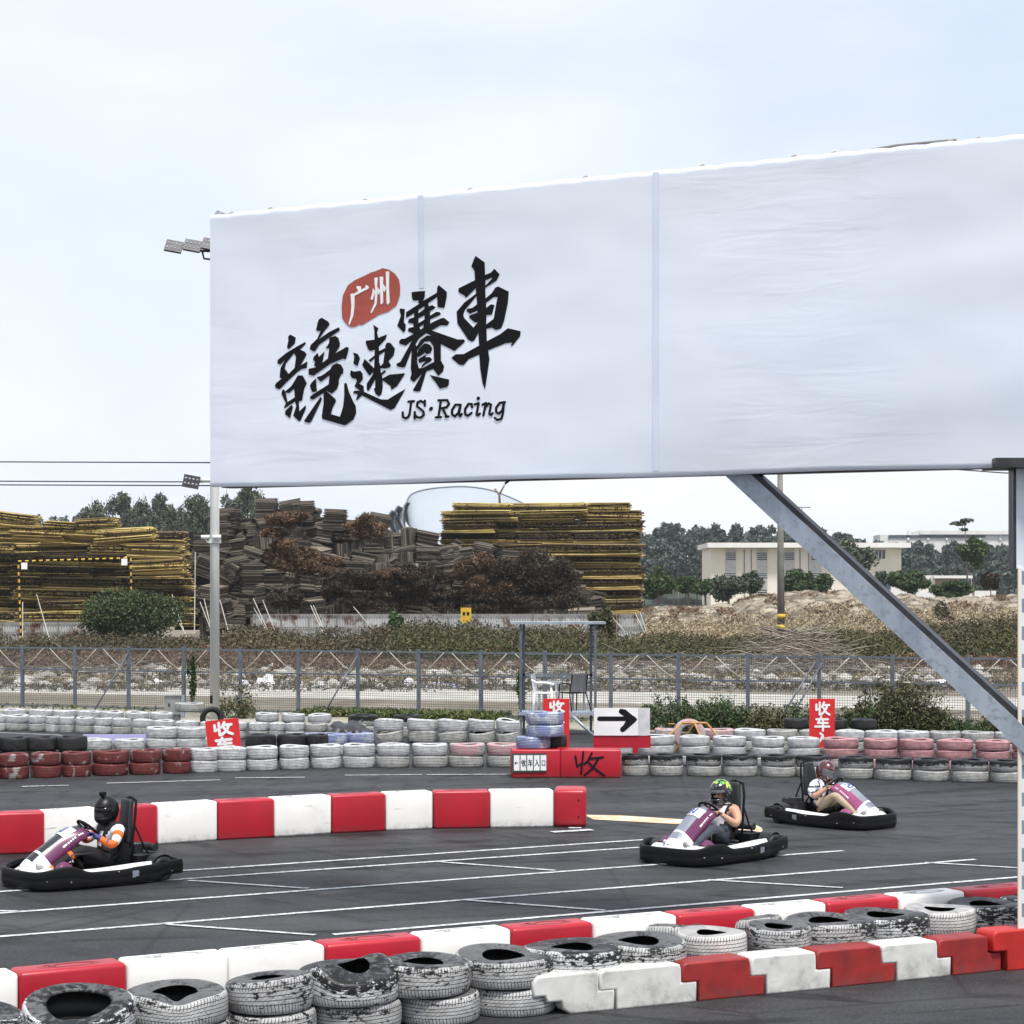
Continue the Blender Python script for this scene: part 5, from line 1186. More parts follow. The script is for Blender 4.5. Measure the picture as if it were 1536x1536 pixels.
def banner_mat():
    m, nt, b = newmat('banner_vinyl'); v = vecsrc(nt, 'world')
    c = mixc(nt, ramp(nt, noise(nt, v, .5, 3), .35, .65), (.85, .89, .96), (.82, .87, .95))
    c = mixc(nt, mathn(nt, 'MULTIPLY', ramp(nt, noise(nt, v, 3.5, 5, .6, (1, 1, .10)), .58, .85), .16), c, (.55, .57, .62))
    nt.links.new(c, b.inputs['Base Color']); b.inputs['Roughness'].default_value = .45; b.inputs['Specular IOR Level'].default_value = .3
    w1 = noise(nt, v, 2.2, 4, .5, (.45, .45, 2.6), .8); w2 = noise(nt, v, .9, 2, .5)
    bump(nt, b, mathn(nt, 'ADD', mathn(nt, 'MULTIPLY', mathn(nt, 'MULTIPLY', w1, .30), ramp(nt, noise(nt, v, .35, 2), .42, .62)), mathn(nt, 'MULTIPLY', w2, .8)), .26, .10)
    tr = nt.nodes.new('ShaderNodeBsdfTranslucent'); nt.links.new(c, tr.inputs[0]); ms = nt.nodes.new('ShaderNodeMixShader'); ms.inputs[0].default_value = .32
    nt.links.new(b.outputs[0], ms.inputs[1]); nt.links.new(tr.outputs[0], ms.inputs[2]); nt.links.new(ms.outputs[0], nt.nodes['Material Output'].inputs[0]); return m
mt['banner'] = banner_mat()
ban = empty('banner', at(PA, 730, YA), 'huge white banner with black brush lettering and a red seal stretched on the gantry', 'banner'); bo = ban.location.copy(); ban.location = bo
bpl = lambda px, py, off=0: bp(px, py, off)-bo
G = []
for i in range(161):
    px = PA+(1760-PA)*i/160; t, bt_ = topy(px), boty(px); col = [bpl(px, t+3, -.16), bpl(px, t, -.05)]
    for j in range(61): py = t+(bt_-t)*j/60; col.append(bpl(px, py+.6))
    col += [bpl(px, bt_+1, -.05), bpl(px, bt_-2, -.12)]
    G.append(col)
MB().grid(G).build('vinyl_sheet', mt['banner'], ban, fixn=False)
g = MB(); g.grid([[bpl(PA+.5, topy(PA)+(boty(PA)-topy(PA))*j/20, -.001), bpl(PA+1.5, topy(PA)+(boty(PA)-topy(PA))*j/20, -.16)] for j in range(21)]); g.build('side_fold', mt['banner'], ban, fixn=False)
def poly_part(name, polys, m, off, lay0=0):
    """polys: list of (origin x, y, scale, outer, holes)"""
    mb = MB()
    for k, (ox, oy, sc_, outer, holes) in enumerate(polys):
        loops = [[Vector((ox+a/sc_, oy+b/sc_, 0)) for a, b in lp] for lp in [outer]+holes]
        loops = [catmull_lin(lp) for lp in loops]
        flat = [q for lp in loops for q in lp]; tris = tessellate_polygon(loops)
        mb.add([bpl(q.x, q.y, off+.0003*(k+lay0)) for q in flat], [tuple(t) for t in tris])
    return mb.build(name, m, ban, fixn=False)
def catmull_lin(lp):        # split long edges so the lettering follows the cloth
    out = []
    for a, b in zip(lp, lp[1:]+lp[:1]):
        n = max(1, int((b-a).length/9)); out += [a+(b-a)*k/n for k in range(n)]
    return out
g1 = (400, 470, 8.536); g2 = (510, 400, 6.982); g3 = (590, 420, 8.536); g4 = (670, 375, 6.983); g6 = (505, 395, 14.63)
JING = [(*g1, [(300,270),(375,310),(365,385),(285,460),(262,435),(280,345),(275,300)], []),
 (*g1, [(495,368),(507,390),(430,465),(490,490),(518,525),(440,668),(528,612),(518,700),(450,715),(400,750),(290,850),(165,975),(120,955),(105,930),(125,890),(195,835),(168,820),(180,700),(235,600),(175,660),(137,635),(145,595),(250,510),(390,425)], [[(355,512),(380,560),(360,700),(285,775),(235,710),(250,640)]]),
 (*g1, [(400,795),(465,795),(500,860),(520,900),(490,950),(470,1050),(460,1115),(415,1130),(425,1255),(505,1175),(510,1215),(440,1375),(415,1380),(345,1310),(385,1180),(365,1130),(235,1215),(222,1205),(250,1150),(190,1030),(200,985),(222,972),(240,1000),(320,930),(370,850)], [[(245,1015),(290,1020),(355,965),(365,1075),(270,1135)]]),
 (*g1, [(325,1170),(342,1200),(305,1345),(238,1290),(242,1250)], []),
 (*g1, [(705,55),(790,105),(808,145),(745,220),(672,330),(800,240),(925,178),(943,215),(680,400),(625,485),(600,488),(555,455),(570,405),(650,325),(692,225),(660,228),(633,215),(650,130),(665,80)], []),
 (*g1, [(885,290),(925,320),(945,390),(940,430),(885,515),(1030,430),(1058,440),(1050,500),(1020,592),(985,580),(820,650),(605,800),(545,785),(540,712),(640,690),(612,670),(625,620),(597,595),(610,555),(658,505),(675,560),(748,487),(735,560),(722,632),(790,580),(808,450),(760,450),(805,380),(805,310)], []),
 (*g1, [(905,638),(960,660),(990,715),(985,775),(960,780),(930,850),(930,910),(905,970),(840,1030),(765,990),(890,1100),(895,1130),(855,1200),(830,1290),(945,1325),(985,1200),(1000,1050),(998,905),(1015,888),(1030,900),(1060,1010),(1120,1140),(1150,1190),(1155,1280),(1120,1360),(1015,1435),(985,1430),(725,1355),(712,1320),(735,1150),(735,1020),(600,1105),(570,1100),(557,1070),(610,1030),(650,1005),(800,910),(812,795),(700,878),(648,830),(655,815),(710,800),(820,720),(845,670)], []),
 (*g1, [(638,830),(650,1000),(590,1012),(557,930),(580,890)], []), (*g1, [(695,1070),(717,1095),(580,1385),(550,1405),(485,1385),(490,1370)], [])]
SU = [(*g2, [(350,607),(405,645),(390,690),(405,745),(495,708),(480,760),(410,835),(412,885),(480,850),(475,830),(495,795),(530,798),(578,860),(565,930),(510,990),(535,1030),(530,1050),(490,1065),(425,1065),(430,1115),(465,1085),(487,1098),(440,1135),(445,1170),(520,1130),(685,1115),(600,1250),(540,1290),(530,1250),(447,1190),(450,1260),(440,1330),(410,1360),(375,1330),(355,1275),(370,1270),(370,1180),(310,1290),(300,1300),(282,1285),(282,1225),(345,1130),(350,1100),(315,1140),(300,1130),(235,1030),(262,965),(360,1065),(365,960),(325,998),(302,988),(310,975),(365,930),(368,870),(318,885),(295,860),(272,790),(278,775),(365,765),(362,660)], [[(414,925),(472,890),(455,1010),(428,1043),(412,1000)]]),
 (*g2, [(140,898),(190,915),(215,960),(187,1045),(145,1015),(155,940)], []),
 (*g2, [(118,1085),(150,1100),(215,1090),(240,1120),(242,1180),(205,1225),(250,1250),(255,1310),(430,1390),(505,1392),(570,1350),(690,1278),(640,1370),(580,1480),(540,1502),(500,1485),(235,1350),(180,1400),(172,1390),(190,1335),(140,1325),(150,1300),(210,1298),(155,1255),(180,1195),(170,1175),(130,1168),(108,1130)], [])]
SAI = [(*g3, [(80,362),(145,370),(135,540),(160,575),(155,650),(130,672),(50,585),(95,450),(78,400)], []),
 (*g3, [(230,155),(320,142),(402,138),(398,215),(375,265),(555,160),(555,100),(575,60),(680,150),(680,200),(655,335),(640,358),(562,345),(555,215),(440,295),(450,335),(490,318),(540,350),(465,400),(465,455),(545,405),(590,410),(605,440),(470,500),(468,555),(600,490),(645,482),(715,540),(690,580),(600,580),(490,645),(820,760),(905,760),(918,790),(785,910),(610,820),(612,1030),(655,1110),(640,1170),(580,1228),(515,1140),(425,1170),(350,1420),(310,1430),(250,1415),(330,1270),(370,1200),(275,1300),(255,1305),(215,1265),(235,1195),(225,1130),(238,900),(155,1110),(120,1122),(50,1105),(42,1075),(95,1045),(240,780),(160,840),(80,815),(75,785),(100,755),(150,750),(260,690),(185,650),(195,615),(258,600),(255,560),(185,545),(195,500),(262,475),(262,425),(160,485),(160,410),(330,300),(308,290),(325,262),(250,260),(235,225)],
  [[(318,380),(390,335),(395,365),(318,425)], [(318,490),(395,450),(395,505),(320,550)], [(332,600),(385,570),(380,610),(345,635)], [(285,822),(330,750),(418,680),(485,710),(425,712),(350,765),(300,850)], [(312,900),(400,790),(470,785),(515,850),(525,1050),(500,1060),(385,1125),(330,1130),(310,1060)]]),
 (*g3, [(325,890),(395,815),(430,812),(475,832),(503,880),(480,935),(425,952),(410,930),(335,985),(300,980)], []), (*g3, [(318,1020),(400,965),(425,955),(415,990),(470,985),(503,1020),(470,1050),(420,1075),(355,1135),(370,1090),(420,1040),(335,1062)], []),
 (*g3, [(465,1215),(720,1275),(715,1345),(690,1372),(600,1392),(545,1310)], [])]
CHEB = [(*g4, [(305,62),(400,130),(402,260),(465,235),(500,195),(555,255),(520,320),(402,395),(405,505),(470,450),(510,390),(540,382),(650,435),(640,560),(600,745),(570,820),(515,838),(470,812),(415,825),(420,955),(560,880),(640,818),(775,850),(770,900),(690,1000),(668,1010),(685,970),(620,975),(435,1050),(450,1145),(430,1300),(405,1460),(380,1400),(355,1250),(342,1095),(230,1145),(180,1208),(130,1200),(50,1130),(95,1092),(180,1090),(340,1000),(330,870),(290,945),(262,960),(225,940),(110,770),(100,645),(180,550),(305,455),(300,400),(200,500),(180,475),(120,440),(120,400),(295,315),(290,215),(258,170),(285,100)],
  [[(404,318),(470,290),(475,300),(404,370)], [(410,552),(490,492),(530,492),(490,720),(412,778),(415,680),(472,678),(500,575),(460,568),(412,605)], [(308,482),(316,568),(265,605),(210,615),(205,640),(240,668),(318,635),(318,655),(232,685),(235,710),(290,758),(322,758),(278,812),(180,710),(170,680),(185,630)]])]
BLOB = [(*g6, [(1015,105),(1160,140),(1290,235),(1370,360),(1392,520),(1385,700),(1310,920),(1130,1060),(940,1120),(560,1355),(490,1345),(430,1385),(330,1405),(250,1370),(160,1265),(120,1190),(110,930),(140,700),(250,480),(400,370),(620,270),(780,190),(850,175)], [])]
GZ = [(*g6, [(440,500),(540,505),(548,580),(630,530),(655,470),(718,520),(700,560),(400,715),(395,950),(370,1150),(285,1360),(262,1335),(310,1150),(325,950),(315,740),(308,675),(350,665),(400,665),(478,610),(440,530)], []),
 (*g6, [(800,540),(850,620),(800,790),(765,810),(750,775),(790,640)], []), (*g6, [(830,320),(912,310),(895,500),(900,700),(880,900),(770,1095),(745,1080),(835,870),(850,560)], []),
 (*g6, [(950,295),(1030,295),(1025,500),(1025,860),(980,910),(965,880),(955,560)], []), (*g6, [(900,520),(960,600),(935,700),(905,650)], []), (*g6, [(1025,450),(1090,540),(1055,640),(1030,600)], []), (*g6, [(1085,180),(1165,180),(1155,500),(1168,860),(1120,915),(1098,880),(1090,500)], [])]
for nm, g_ in (('brush_character', JING), ('brush_character', SU), ('brush_character', SAI), ('brush_character', CHEB)): poly_part(nm, g_, mt['black'], .006)
mt['sealred'] = M_('seal_red', (.36, .07, .045), (.33, .06, .04), 3, .5)
sealo = poly_part('red_seal', BLOB, mt['sealred'], .006)
zz = poly_part('seal_lettering', GZ, mt['signwhite'], .009); zz.parent = sealo
LAT = MB(); l5 = lambda u, v, l: tuple(bpl(595+u/9.035, 585+v/9.035, .006+.0004*l)); lay = 0
for nm, sts in {'J': [[(165,158),(240,152)], [(205,155),(185,320),(165,368),(130,385),(95,365),(92,305)]], 'S': [[(388,145),(388,215)], [(385,180),(335,148),(290,168),(283,220),(370,290),(378,340),(330,378),(280,368),(258,335)], [(256,300),(255,385)]],
  'd': [[(466,262),(478,248)]], 'R': [[(570,140),(690,138),(715,190),(680,235),(600,250)], [(605,140),(575,370)], [(540,372),(610,368)], [(630,250),(690,365)], [(675,365),(712,360)]],
  'a': [[(870,200),(800,200),(755,270),(757,330),(795,358),(842,310),(872,200),(850,330),(866,355),(890,325)]], 'c': [[(1025,235),(1020,190),(975,190),(930,260),(935,330),(965,350),(1020,310)]],
  'i': [[(1060,195),(1115,180),(1085,330),(1105,345),(1130,320)], [(1108,118),(1112,110)]], 'n': [[(1165,200),(1213,177),(1177,345)], [(1200,240),(1250,182),(1282,200),(1258,320),(1278,340),(1305,315)]],
  'g': [[(1470,165),(1400,175),(1350,240),(1352,300),(1387,322),(1432,280),(1458,180),(1442,330),(1420,390),(1370,408),(1335,378)]]}.items():
    mb = MB(); lay = 0
    for st in sts: lay = stroke_polys(mb, st, 46 if nm == 'd' or (nm == 'i' and st[0][1] < 130) else 33, l5, 0, lay)
    mb.build('letter', mt['black'], ban, fixn=False)
for px in (330, 345, 404, 545, 704, 877, 1052, 1190, 1250, 1424, 1466):
    MB().tube([bpl(px-3, topy(px)+1, -.02), bpl(px, topy(px)-3.5, -.04), bpl(px+4, topy(px)+1, -.06)], .012, 5).build('lashing', mt['rope'], ban)
MB().tube([bpl(1240, topy(1240)+2, -.12), bpl(1340, topy(1340)-6, -.12), bpl(1430, topy(1430)-5, -.12)], .015, 5).build('edge_rod', mt['concrete_pole'], ban)
MB().add([bpl(318, 323, -.02), bpl(322, 314, -.05), bpl(338, 320, -.1), bpl(332, 325, -.1)], [(0, 1, 2, 3)]).build('corner_flap', mt['checkgrey'], ban)
for px in (757,): MB().tube([bpl(px-6, boty(px)+7, -.1), bpl(px+1, boty(px)+2, -.1), bpl(px+1, boty(px)-3, -.1)], .012, 5).build('lashing', mt['steel_dark'], ban)
MB().tube([bpl(738, boty(740)+12, -.5), bpl(748, boty(740)+24, -.5), bpl(750, boty(740)+40, -.5)], .01, 5)
mt['bluish_vinyl'] = M_('bluish_strip_vinyl', (.60, .66, .77), (.57, .63, .74), 3, .45)
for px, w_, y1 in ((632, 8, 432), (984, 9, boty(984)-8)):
    MB().grid([[bpl(px-w_/2+w_*i/2, topy(px)+3+(y1-topy(px)-3)*j/30, .004) for j in range(31)] for i in range(3)]).build('bluish_strip', mt['bluish_vinyl'], ban, fixn=False)  # narrow strips on the cloth, darker and bluer than the sheet
# gantry
colx = 1527; e = empty('gantry', at(1545, 900, 17.3)*1, 'steel gantry with checkered column and diagonal brace carrying the banner', 'gantry'); e.location.z = 0; go = e.location.copy()
def gq(px, py, off): return at(px, py, bY(px))+nb_*off-go
def gbar(name, a, b, m, parent=e): MB().tube([a, b], .06, 4).build(name, m, parent)
def slab(name, px0, y0a, y0b, px1, y1a, y1b, o0, o1, m):
    q = [gq(px0, y0a, o0), gq(px0, y0b, o0), gq(px1, y1b, o0), gq(px1, y1a, o0), gq(px0, y0a, o1), gq(px0, y0b, o1), gq(px1, y1b, o1), gq(px1, y1a, o1)]
    return MB().add(q, [(0, 1, 2, 3), (7, 6, 5, 4), (0, 4, 5, 1), (3, 2, 6, 7), (1, 5, 6, 2), (0, 3, 7, 4)]).build(name, m, e)
slab('bottom_chord', 322, boty(322)-10, boty(322)+1.5, 1740, boty(1740)-12, boty(1740)+2, -.13, -.30, mt['steel_dark'])
slab('top_chord', 322, topy(322)+4, topy(322)+16, 1740, topy(1740)+5, topy(1740)+20, -.13, -.25, mt['galv'])
for px, w_ in ((322, 8), (632, 8), (985, 9), (1385, 12)): slab('upright', px-w_/2, topy(px)+17, boty(px)-11, px+w_/2, topy(px)+17, boty(px)-11, -.22, -.28, mt['galv'])
slab('added_light_blocker', 992, 508, boty(990)-13, 1740, 480, boty(1740)-14, -.30, -.31, mt['checkwhite'])  # unseen panel added behind the cloth to darken its lower part
# brace: lower edge line and upper edge line in the gantry plane
la = lambda px: 711+(px-1079)*.9295
slab('diagonal_brace', 1068, la(1068)-38, la(1068), 1550, la(1550)-40, la(1550), -.14, -.24, mt['galv'])
slab('brace_flange', 1068, la(1068)-47, la(1068)-38.5, 1550, la(1550)-52, la(1550)-40.5, -.17, -.34, mt['steel_dark'])
def check_mat():
    m, nt, b = newmat('checker_vinyl'); tcn = nt.nodes.new('ShaderNodeTexCoord'); ck = nt.nodes.new('ShaderNodeTexChecker'); ck.inputs['Scale'].default_value = 1/.119
    mpn = nt.nodes.new('ShaderNodeMapping'); mpn.inputs['Location'].default_value = (.02, .03, .03); nt.links.new(tcn.outputs['Object'], mpn.inputs[0]); nt.links.new(mpn.outputs[0], ck.inputs['Vector'])
    v = vecsrc(nt, 'obj', False); c1 = mixc(nt, noise(nt, v, 6), (.74, .77, .80), (.55, .6, .66)); c2 = mixc(nt, noise(nt, v, 6), (.24, .28, .36), (.15, .18, .25))
    nt.links.new(c1, ck.inputs['Color1']); nt.links.new(c2, ck.inputs['Color2']); nt.links.new(ck.outputs['Color'], b.inputs['Base Color']); b.inputs['Roughness'].default_value = .45; return m
mt['check'] = check_mat()
wC = .36; wD = .10; x0 = (1530.5-CX)/F*17.18-go.x; y0 = 17.18-go.y
MB().box((x0+wC/2, y0+wD/2, 1.72), (wC, wD, 3.44)).build('checkered_column', mt['check'], e)
MB().box((x0+wC/2-.02, y0+wD/2+.01, 3.44+.6), (wC+.02, wD, 1.2)).build('column_head', mt['checkwhite'], e)
MB().box((x0-.035, y0+.12, 3.44+.55), (.03, .18, 1.1)).build('edge_angle', mt['steel_dark'], e)
MB().box((x0-.006, y0+.002, 1.75), (.03, .03, 3.4)).build('edge_strip', mt['cream'], e)
MB().box((x0+.05, y0+.05, 4.34), (.62, .5, .08)).build('head_plate', mt['steel_dark'], e)
# twine hanging below the banner, seen before the hall
tag(MB().tube([at(750, 764, 150), at(749, 742, 150), at(742, 733, 150)], .09, 5).tube([at(749, 742, 150), at(757, 727, 150)], .07, 5).tube([at(750, 764, 150), at(750, 905, 150.5)], .1, 5).build('forked_pole', mt['twig']), 'thin forked pole rising above the right bamboo stack', 'pole')
# ------------------------------------------------------------------ karts
def sm(a, b, x): t = max(0, min(1, (x-a)/(b-a))); return t*t*(3-2*t)
def kart(loc, yaw, label, top='fair_purple', mid='fair_dark', number='', panel='fair_white', engine=True):
    e = empty('racing_kart', loc, label, 'go-kart', 'rental karts on the track', yaw)
    half = [(1.0, 0), (.99, .22), (.955, .38), (.87, .50), (.72, .575), (.50, .615), (.20, .64), (-.12, .66), (-.40, .665), (-.47, .63), (-.70, .635), (-.90, .62), (-.965, .56), (-.985, .35), (-.985, 0)]
    plan = catmull([(x, y, 0) for x, y in half]+[(x, -y, 0) for x, y in half[-2:0:-1]], 4, closed=True)
    def top_z(x, y): 
        z = .215+.05*sm(.95, .62, x)*(1-sm(.50, .28, x))-.03*sm(.6, .3, x)+.02*sm(-.1, -.35, x)+.03*sm(-.5, -.9, x)
        return z
    G = []; n = len(plan)
    for i, p in enumerate(plan):
        t = (plan[(i+1) % n]-plan[i-1]).normalized(); o_ = Vector((-t.y, t.x, 0)); o_ = o_ if o_.dot(Vector((p.x, p.y, 0))) > 0 else -o_
        zt = top_z(p.x, p.y); zb = .03+.05*sm(-.6, -.72, p.x); q = lambda d, z: tuple(p+o_*d+Vector((0, 0, z)))
        G.append([q(-.055, zt-.05), q(-.048, zt-.006), q(-.036, zt+.003), q(-.008, zt+.004), q(.001, zt-.004), q(.004, zt-.015), q(.012, (zt+zb)/2+.012), q(.008, (zt+zb)/2-.002), q(.013, (zt+zb)/2-.016), q(.006, zb+.012), q(.0, zb), q(-.03, zb)])
    MB().grid(G, close_u=True).build('bumper', mt['black_plastic'], e)
    b = MB()
    for sy in (-1, 1):
        for x, z in ((.82, .12), (.55, .10), (.42, .16), (.30, .09), (-.05, .17), (-.78, .12)): b.tube([(x, sy*.50, z), (x, sy*(.548 if x > .7 else .63 if x > .25 else .672 if x > -.4 else .65), z)], .008, 6)
    b.build('bolt_head', mt['chrome'], e)
    for sy in (-1, 1): MB().box((-.27, sy*.672, .13), (.085, .012, .075)).build('side_opening', mt['fair_grey'], e)
    MB().box((.05, 0, .075), (1.7, .95, .03)).build('floor_tray', mt['steel_dark'], e)
    # side pods: white decks inside the bumper
    for sy in (-1, 1):
        P = []
        for i in range(13):
            x = .42-i*.088; o_ = .60 if x > -.4 else .57
            P.append([(x, sy*o_, .175+.02*sm(.3, -.5, x)), (x, sy*.52, .205+.03*sm(.2, -.5, x)), (x, sy*.42, .20+.02*sm(.2, -.5, x)), (x, sy*.36, .19)])
        MB().grid(P).build('side_pod', mt['fair_white'], e, fixn=False)
        d_ = MB()
        for k in range(3): x = -.56-.03*k; d_.add([(x, sy*.57, .204), (x-.015, sy*.57, .204), (x-.05, sy*.47, .232), (x-.035, sy*.47, .232)], [(0, 1, 2, 3)])
        for k in range(6): x = -.30-.034*k; d_.add([(x, sy*.555, .207), (x-.024, sy*.555, .209), (x-.024, sy*.535, .214), (x, sy*.535, .212)], [(0, 1, 2, 3)])
        d_.build('pod_decal', mt[top], e, fixn=False)
    # front deck
    P = []
    for i in range(9):
        v = -1+i/4; P.append([(.90-.12*abs(v)**2, v*.42, .17), (.80-.12*abs(v), v*.42, .215), (.62-.05*abs(v), v*.44, .225), (.45, v*.45, .19)])
    MB().grid(P).build('front_deck', mt['fair_white'], e, fixn=False)
    for sy in (-1, 1):          # purple wheel covers beside the nose
        P = [[(.62-.20*i/6, sy*(.26+.16*j/5), .215+.085*math.sin(math.pi*j/5)*math.sin(.3+2.3*i/6)) for j in range(6)] for i in range(7)]
        MB().grid(P).build('wheel_cover', mt[top], e, fixn=False)
    # nose fairing: a long curved hood
    prof = [(.93, .215, .13), (.90, .25, .165), (.82, .32, .185), (.72, .39, .18), (.60, .46, .175), (.46, .545, .18), (.33, .605, .185), (.22, .635, .18), (.15, .645, .165)]
    C = catmull([(x, z, w) for x, z, w in prof], 4)
    G = []; mi_rows = []
    for p in C:
        x, z, w = p; row = []
        for j in range(13):
            t = -1+2*j/12; a = abs(t)**2.4; row.append((x-.10*a, t*w*1.08, z-.16*a*(1-.35*sm(.5, .2, x))))
        G.append(row)
    nb = len(G[0]); mb = MB(); mb.grid(G)
    for k in range(len(G)-1):
        xc = G[k][6][0]
        for j in range(nb-1):
            t = abs(-1+2*(j+.5)/12); f = k*(nb-1)+j
            if xc > .72: m_ = 0 if not (.735 < xc < .83 and t < .48) else 2
            elif t < .52: m_ = 2 if xc > .16 else 1
            else: m_ = 1 if t > .52+0*xc and (xc < .70) else 0
            mb.mi[f] = m_
    me = mb.mesh('nose_fairing'); 
    for x in (panel, top, mid): me.materials.append(mt[x])
    o = link('nose_fairing', me, None, e); sf = o.modifiers.new('t', 'SOLIDIFY'); sf.thickness = .012; sf.offset = -1
    # number plate high on the fairing and white lettering on the flanks
    def hood(u, v): # u along 0..1 (front..top), v across -1..1
        k = u*(len(C)-1); i = min(len(C)-2, int(k)); p = C[i]+(C[i+1]-C[i])*(k-i); a = abs(v)**2.4
        nn = Vector((.55, v*.5, .8)).normalized()*.008
        return Vector((p[0]-.10*a, v*p[2]*1.08, p[1]-.16*a*(1-.35*sm(.5, .2, p[0]))))+nn
    pl = MB().grid([[hood(.66+.17*i/4, -.60+1.2*j/6) for j in range(7)] for i in range(5)]).build('number_plate', mt['white'], e, fixn=False)
    dg = MB()
    def hp(u, v, l=0): return tuple(hood(.67+.15*(1-v), -.45+.9*u)+Vector((.003, 0, .006+.0005*l)))
    lay = 0
    for st in ([(.1, .9), (.1, .55), (.35, .6), (.38, .25), (.08, .12)], [(.1, .9), (.4, .9)], [(.62, .1), (.62, .9), (.52, .78)]): lay = stroke_polys(dg, st, .12, hp, 0, lay)
    dg.build('digit', mt['blue'], pl, fixn=False)
    wt = MB()
    for sy in (-1, 1):
        for k, w_ in enumerate((.02, .013, .013, .013, .013, .013, 0, .012, .012, .012)):
            if not w_: continue
            u0 = .60+.028*k; wt.add([hood(u0, sy*.80), hood(u0+w_*1.3, sy*.80), hood(u0+w_*1.3, sy*.86), hood(u0, sy*.86)], [(0, 1, 2, 3)])
    wt.build('flank_stripe', mt['white'], e, fixn=False)
    b = MB(); b.grid([[hood(.10+.02*i, -.14+.28*j/6) for j in range(7)] for i in range(2)]); b.build('badge', mt['fair_grey'], e, fixn=False)
    # steering
    sw = empty('x', (0, 0, 0), None, None); bpy.data.objects.remove(sw)
    cw = Vector((.02, 0, .60)); ax = Vector((-.62, 0, .78)).normalized(); u = Vector((0, 1, 0)); v = ax.cross(u)
    MB().tube([cw+(u*math.cos(t)+v*math.sin(t))*.145 for t in [2*math.pi*k/24 for k in range(25)]], .016, 8, cap=False).tube([cw-u*.14, cw, cw+u*.14], .012, 6).tube([cw, cw-v*.13], .012, 6).build('steering_wheel', mt['black'], e)
    MB().tube([cw, cw-ax*.12, (.34, 0, .26), (.42, 0, .12)], .014, 8).build('steering_column', mt['chrome'], e)
    MB().tube([(.36, -.1, .12), (.30, -.06, .44), (.26, 0, .56), (.30, .06, .44), (.36, .1, .12)], .012, 6).build('fairing_bracket', mt['chrome'], e)
    for sy in (-1, 1): MB().tube([(.70, sy*.16, .12), (.70, sy*.16, .26), (.72, sy*.12, .27)], .012, 6).build('pedal', mt['chrome'], e)
    # wheels
    tyre_k = lambda r, w_: [(r*.45, -w_/2*.7), (r*.55, -w_/2), (r*.9, -w_/2), (r, -w_/2*.8), (r, w_/2*.8), (r*.9, w_/2), (r*.55, w_/2), (r*.45, w_/2*.7)]
    for x, y, r, w_ in ((.56, .47, .125, .12), (.56, -.47, .125, .12), (-.70, .49, .14, .19), (-.70, -.49, .14, .19)):
        wh = MB().lathe(tyre_k(r, w_), 28, 0, Matrix.Rotation(R(90), 4, 'X'), closed=True).build('wheel', mt['black_rubber'], e, (x, y, r))
        MB().lathe([(.01, -w_*.3), (r*.3, -w_*.3), (r*.5, -w_*.36), (r*.5, w_*.36), (r*.3, w_*.3), (.01, w_*.3)], 20, 0, Matrix.Rotation(R(90), 4, 'X')).build('rim', mt['chrome'], wh)
    MB().tube([(-.70, -.5, .14), (-.70, .5, .14)], .02, 8).build('rear_axle', mt['chrome'], e)
    for sy in (-1, 1):      # fender over the rear wheel
        MB().grid([[(-.70+.165*math.cos(t), sy*(.39+.19*j/3), .14+.165*math.sin(t)) for j in range(4)] for t in [R(12+12*k) for k in range(11)]]).build('wheel_guard', mt['seat'], e, fixn=False)
    # seat and high back
    G = []
    for i, (x, z, w_) in enumerate([(.10, .17, .15), (-.05, .12, .17), (-.20, .11, .18), (-.31, .17, .185), (-.36, .30, .19), (-.40, .42, .19), (-.42, .50, .17)]):
        G.append([(x+.06*abs(t)**2, t*w_, z+(.14 if i < 4 else .02)*abs(t)**3) for t in [-1+k/5 for k in range(11)]])
    o = MB().grid(G).build('seat', mt['black_plastic'], e, fixn=False); sf = o.modifiers.new('t', 'SOLIDIFY'); sf.thickness = .02
    # oval head pad in a tubular hoop
    pad = rounded('head_pad', .07, .34, .50, .033, 4); 
    for vtx in pad.vertices:
        vtx.co.y *= 1-.35*max(0, (vtx.co.z-.22)/.26)**2-.15*max(0, (.1-vtx.co.z)/.1)
        vtx.co.x -= .10*vtx.co.z; vtx.co.z += .405; vtx.co.x -= .47
    link('head_pad', pad, mt['seat'], e)
    MB().tube([(-.48, .17, .14), (-.49, .185, .45), (-.53, .180, .74), (-.56, .14, .885), (-.565, 0, .915), (-.56, -.14, .885), (-.53, -.180, .74), (-.49, -.185, .45), (-.48, -.17, .14)], .017, 8).build('seat_hoop', mt['black'], e)
    for sy in (-1, 1): MB().tube([(-.85, sy*.2, .12), (-.66, sy*.18, .34), (-.52, sy*.17, .62)], .012, 6).build('hoop_strut', mt['black'], e)
    # engine block, tank and rear bar
    MB().box((-.60, -.26, .22), (.30, .22, .2)).box((-.58, -.26, .345), (.18, .16, .07)).box((-.74, -.22, .30), (.12, .2, .12)).build('engine', mt['steel_dark'], e)
    MB().tube([(-.78, -.30, .32), (-.84, -.1, .33), (-.84, .12, .33)], .045, 10).build('exhaust', mt['seat'], e)
    MB().box((-.62, .22, .20), (.28, .2, .16)).build('fuel_tank', mt['black_plastic'], e)
    MB().tube([(.40, .33, .11), (.40, .33, .36), (.10, .33, .36)], .01, 6).build('side_tube', mt['steel_dark'], e); MB().tube([(-.88, -.40, .24), (-.92, 0, .25), (-.88, .40, .24)], .018, 8).build('frame_tube', mt['steel_dark'], e)
    e.scale = (.93, .89, 1)
    return e
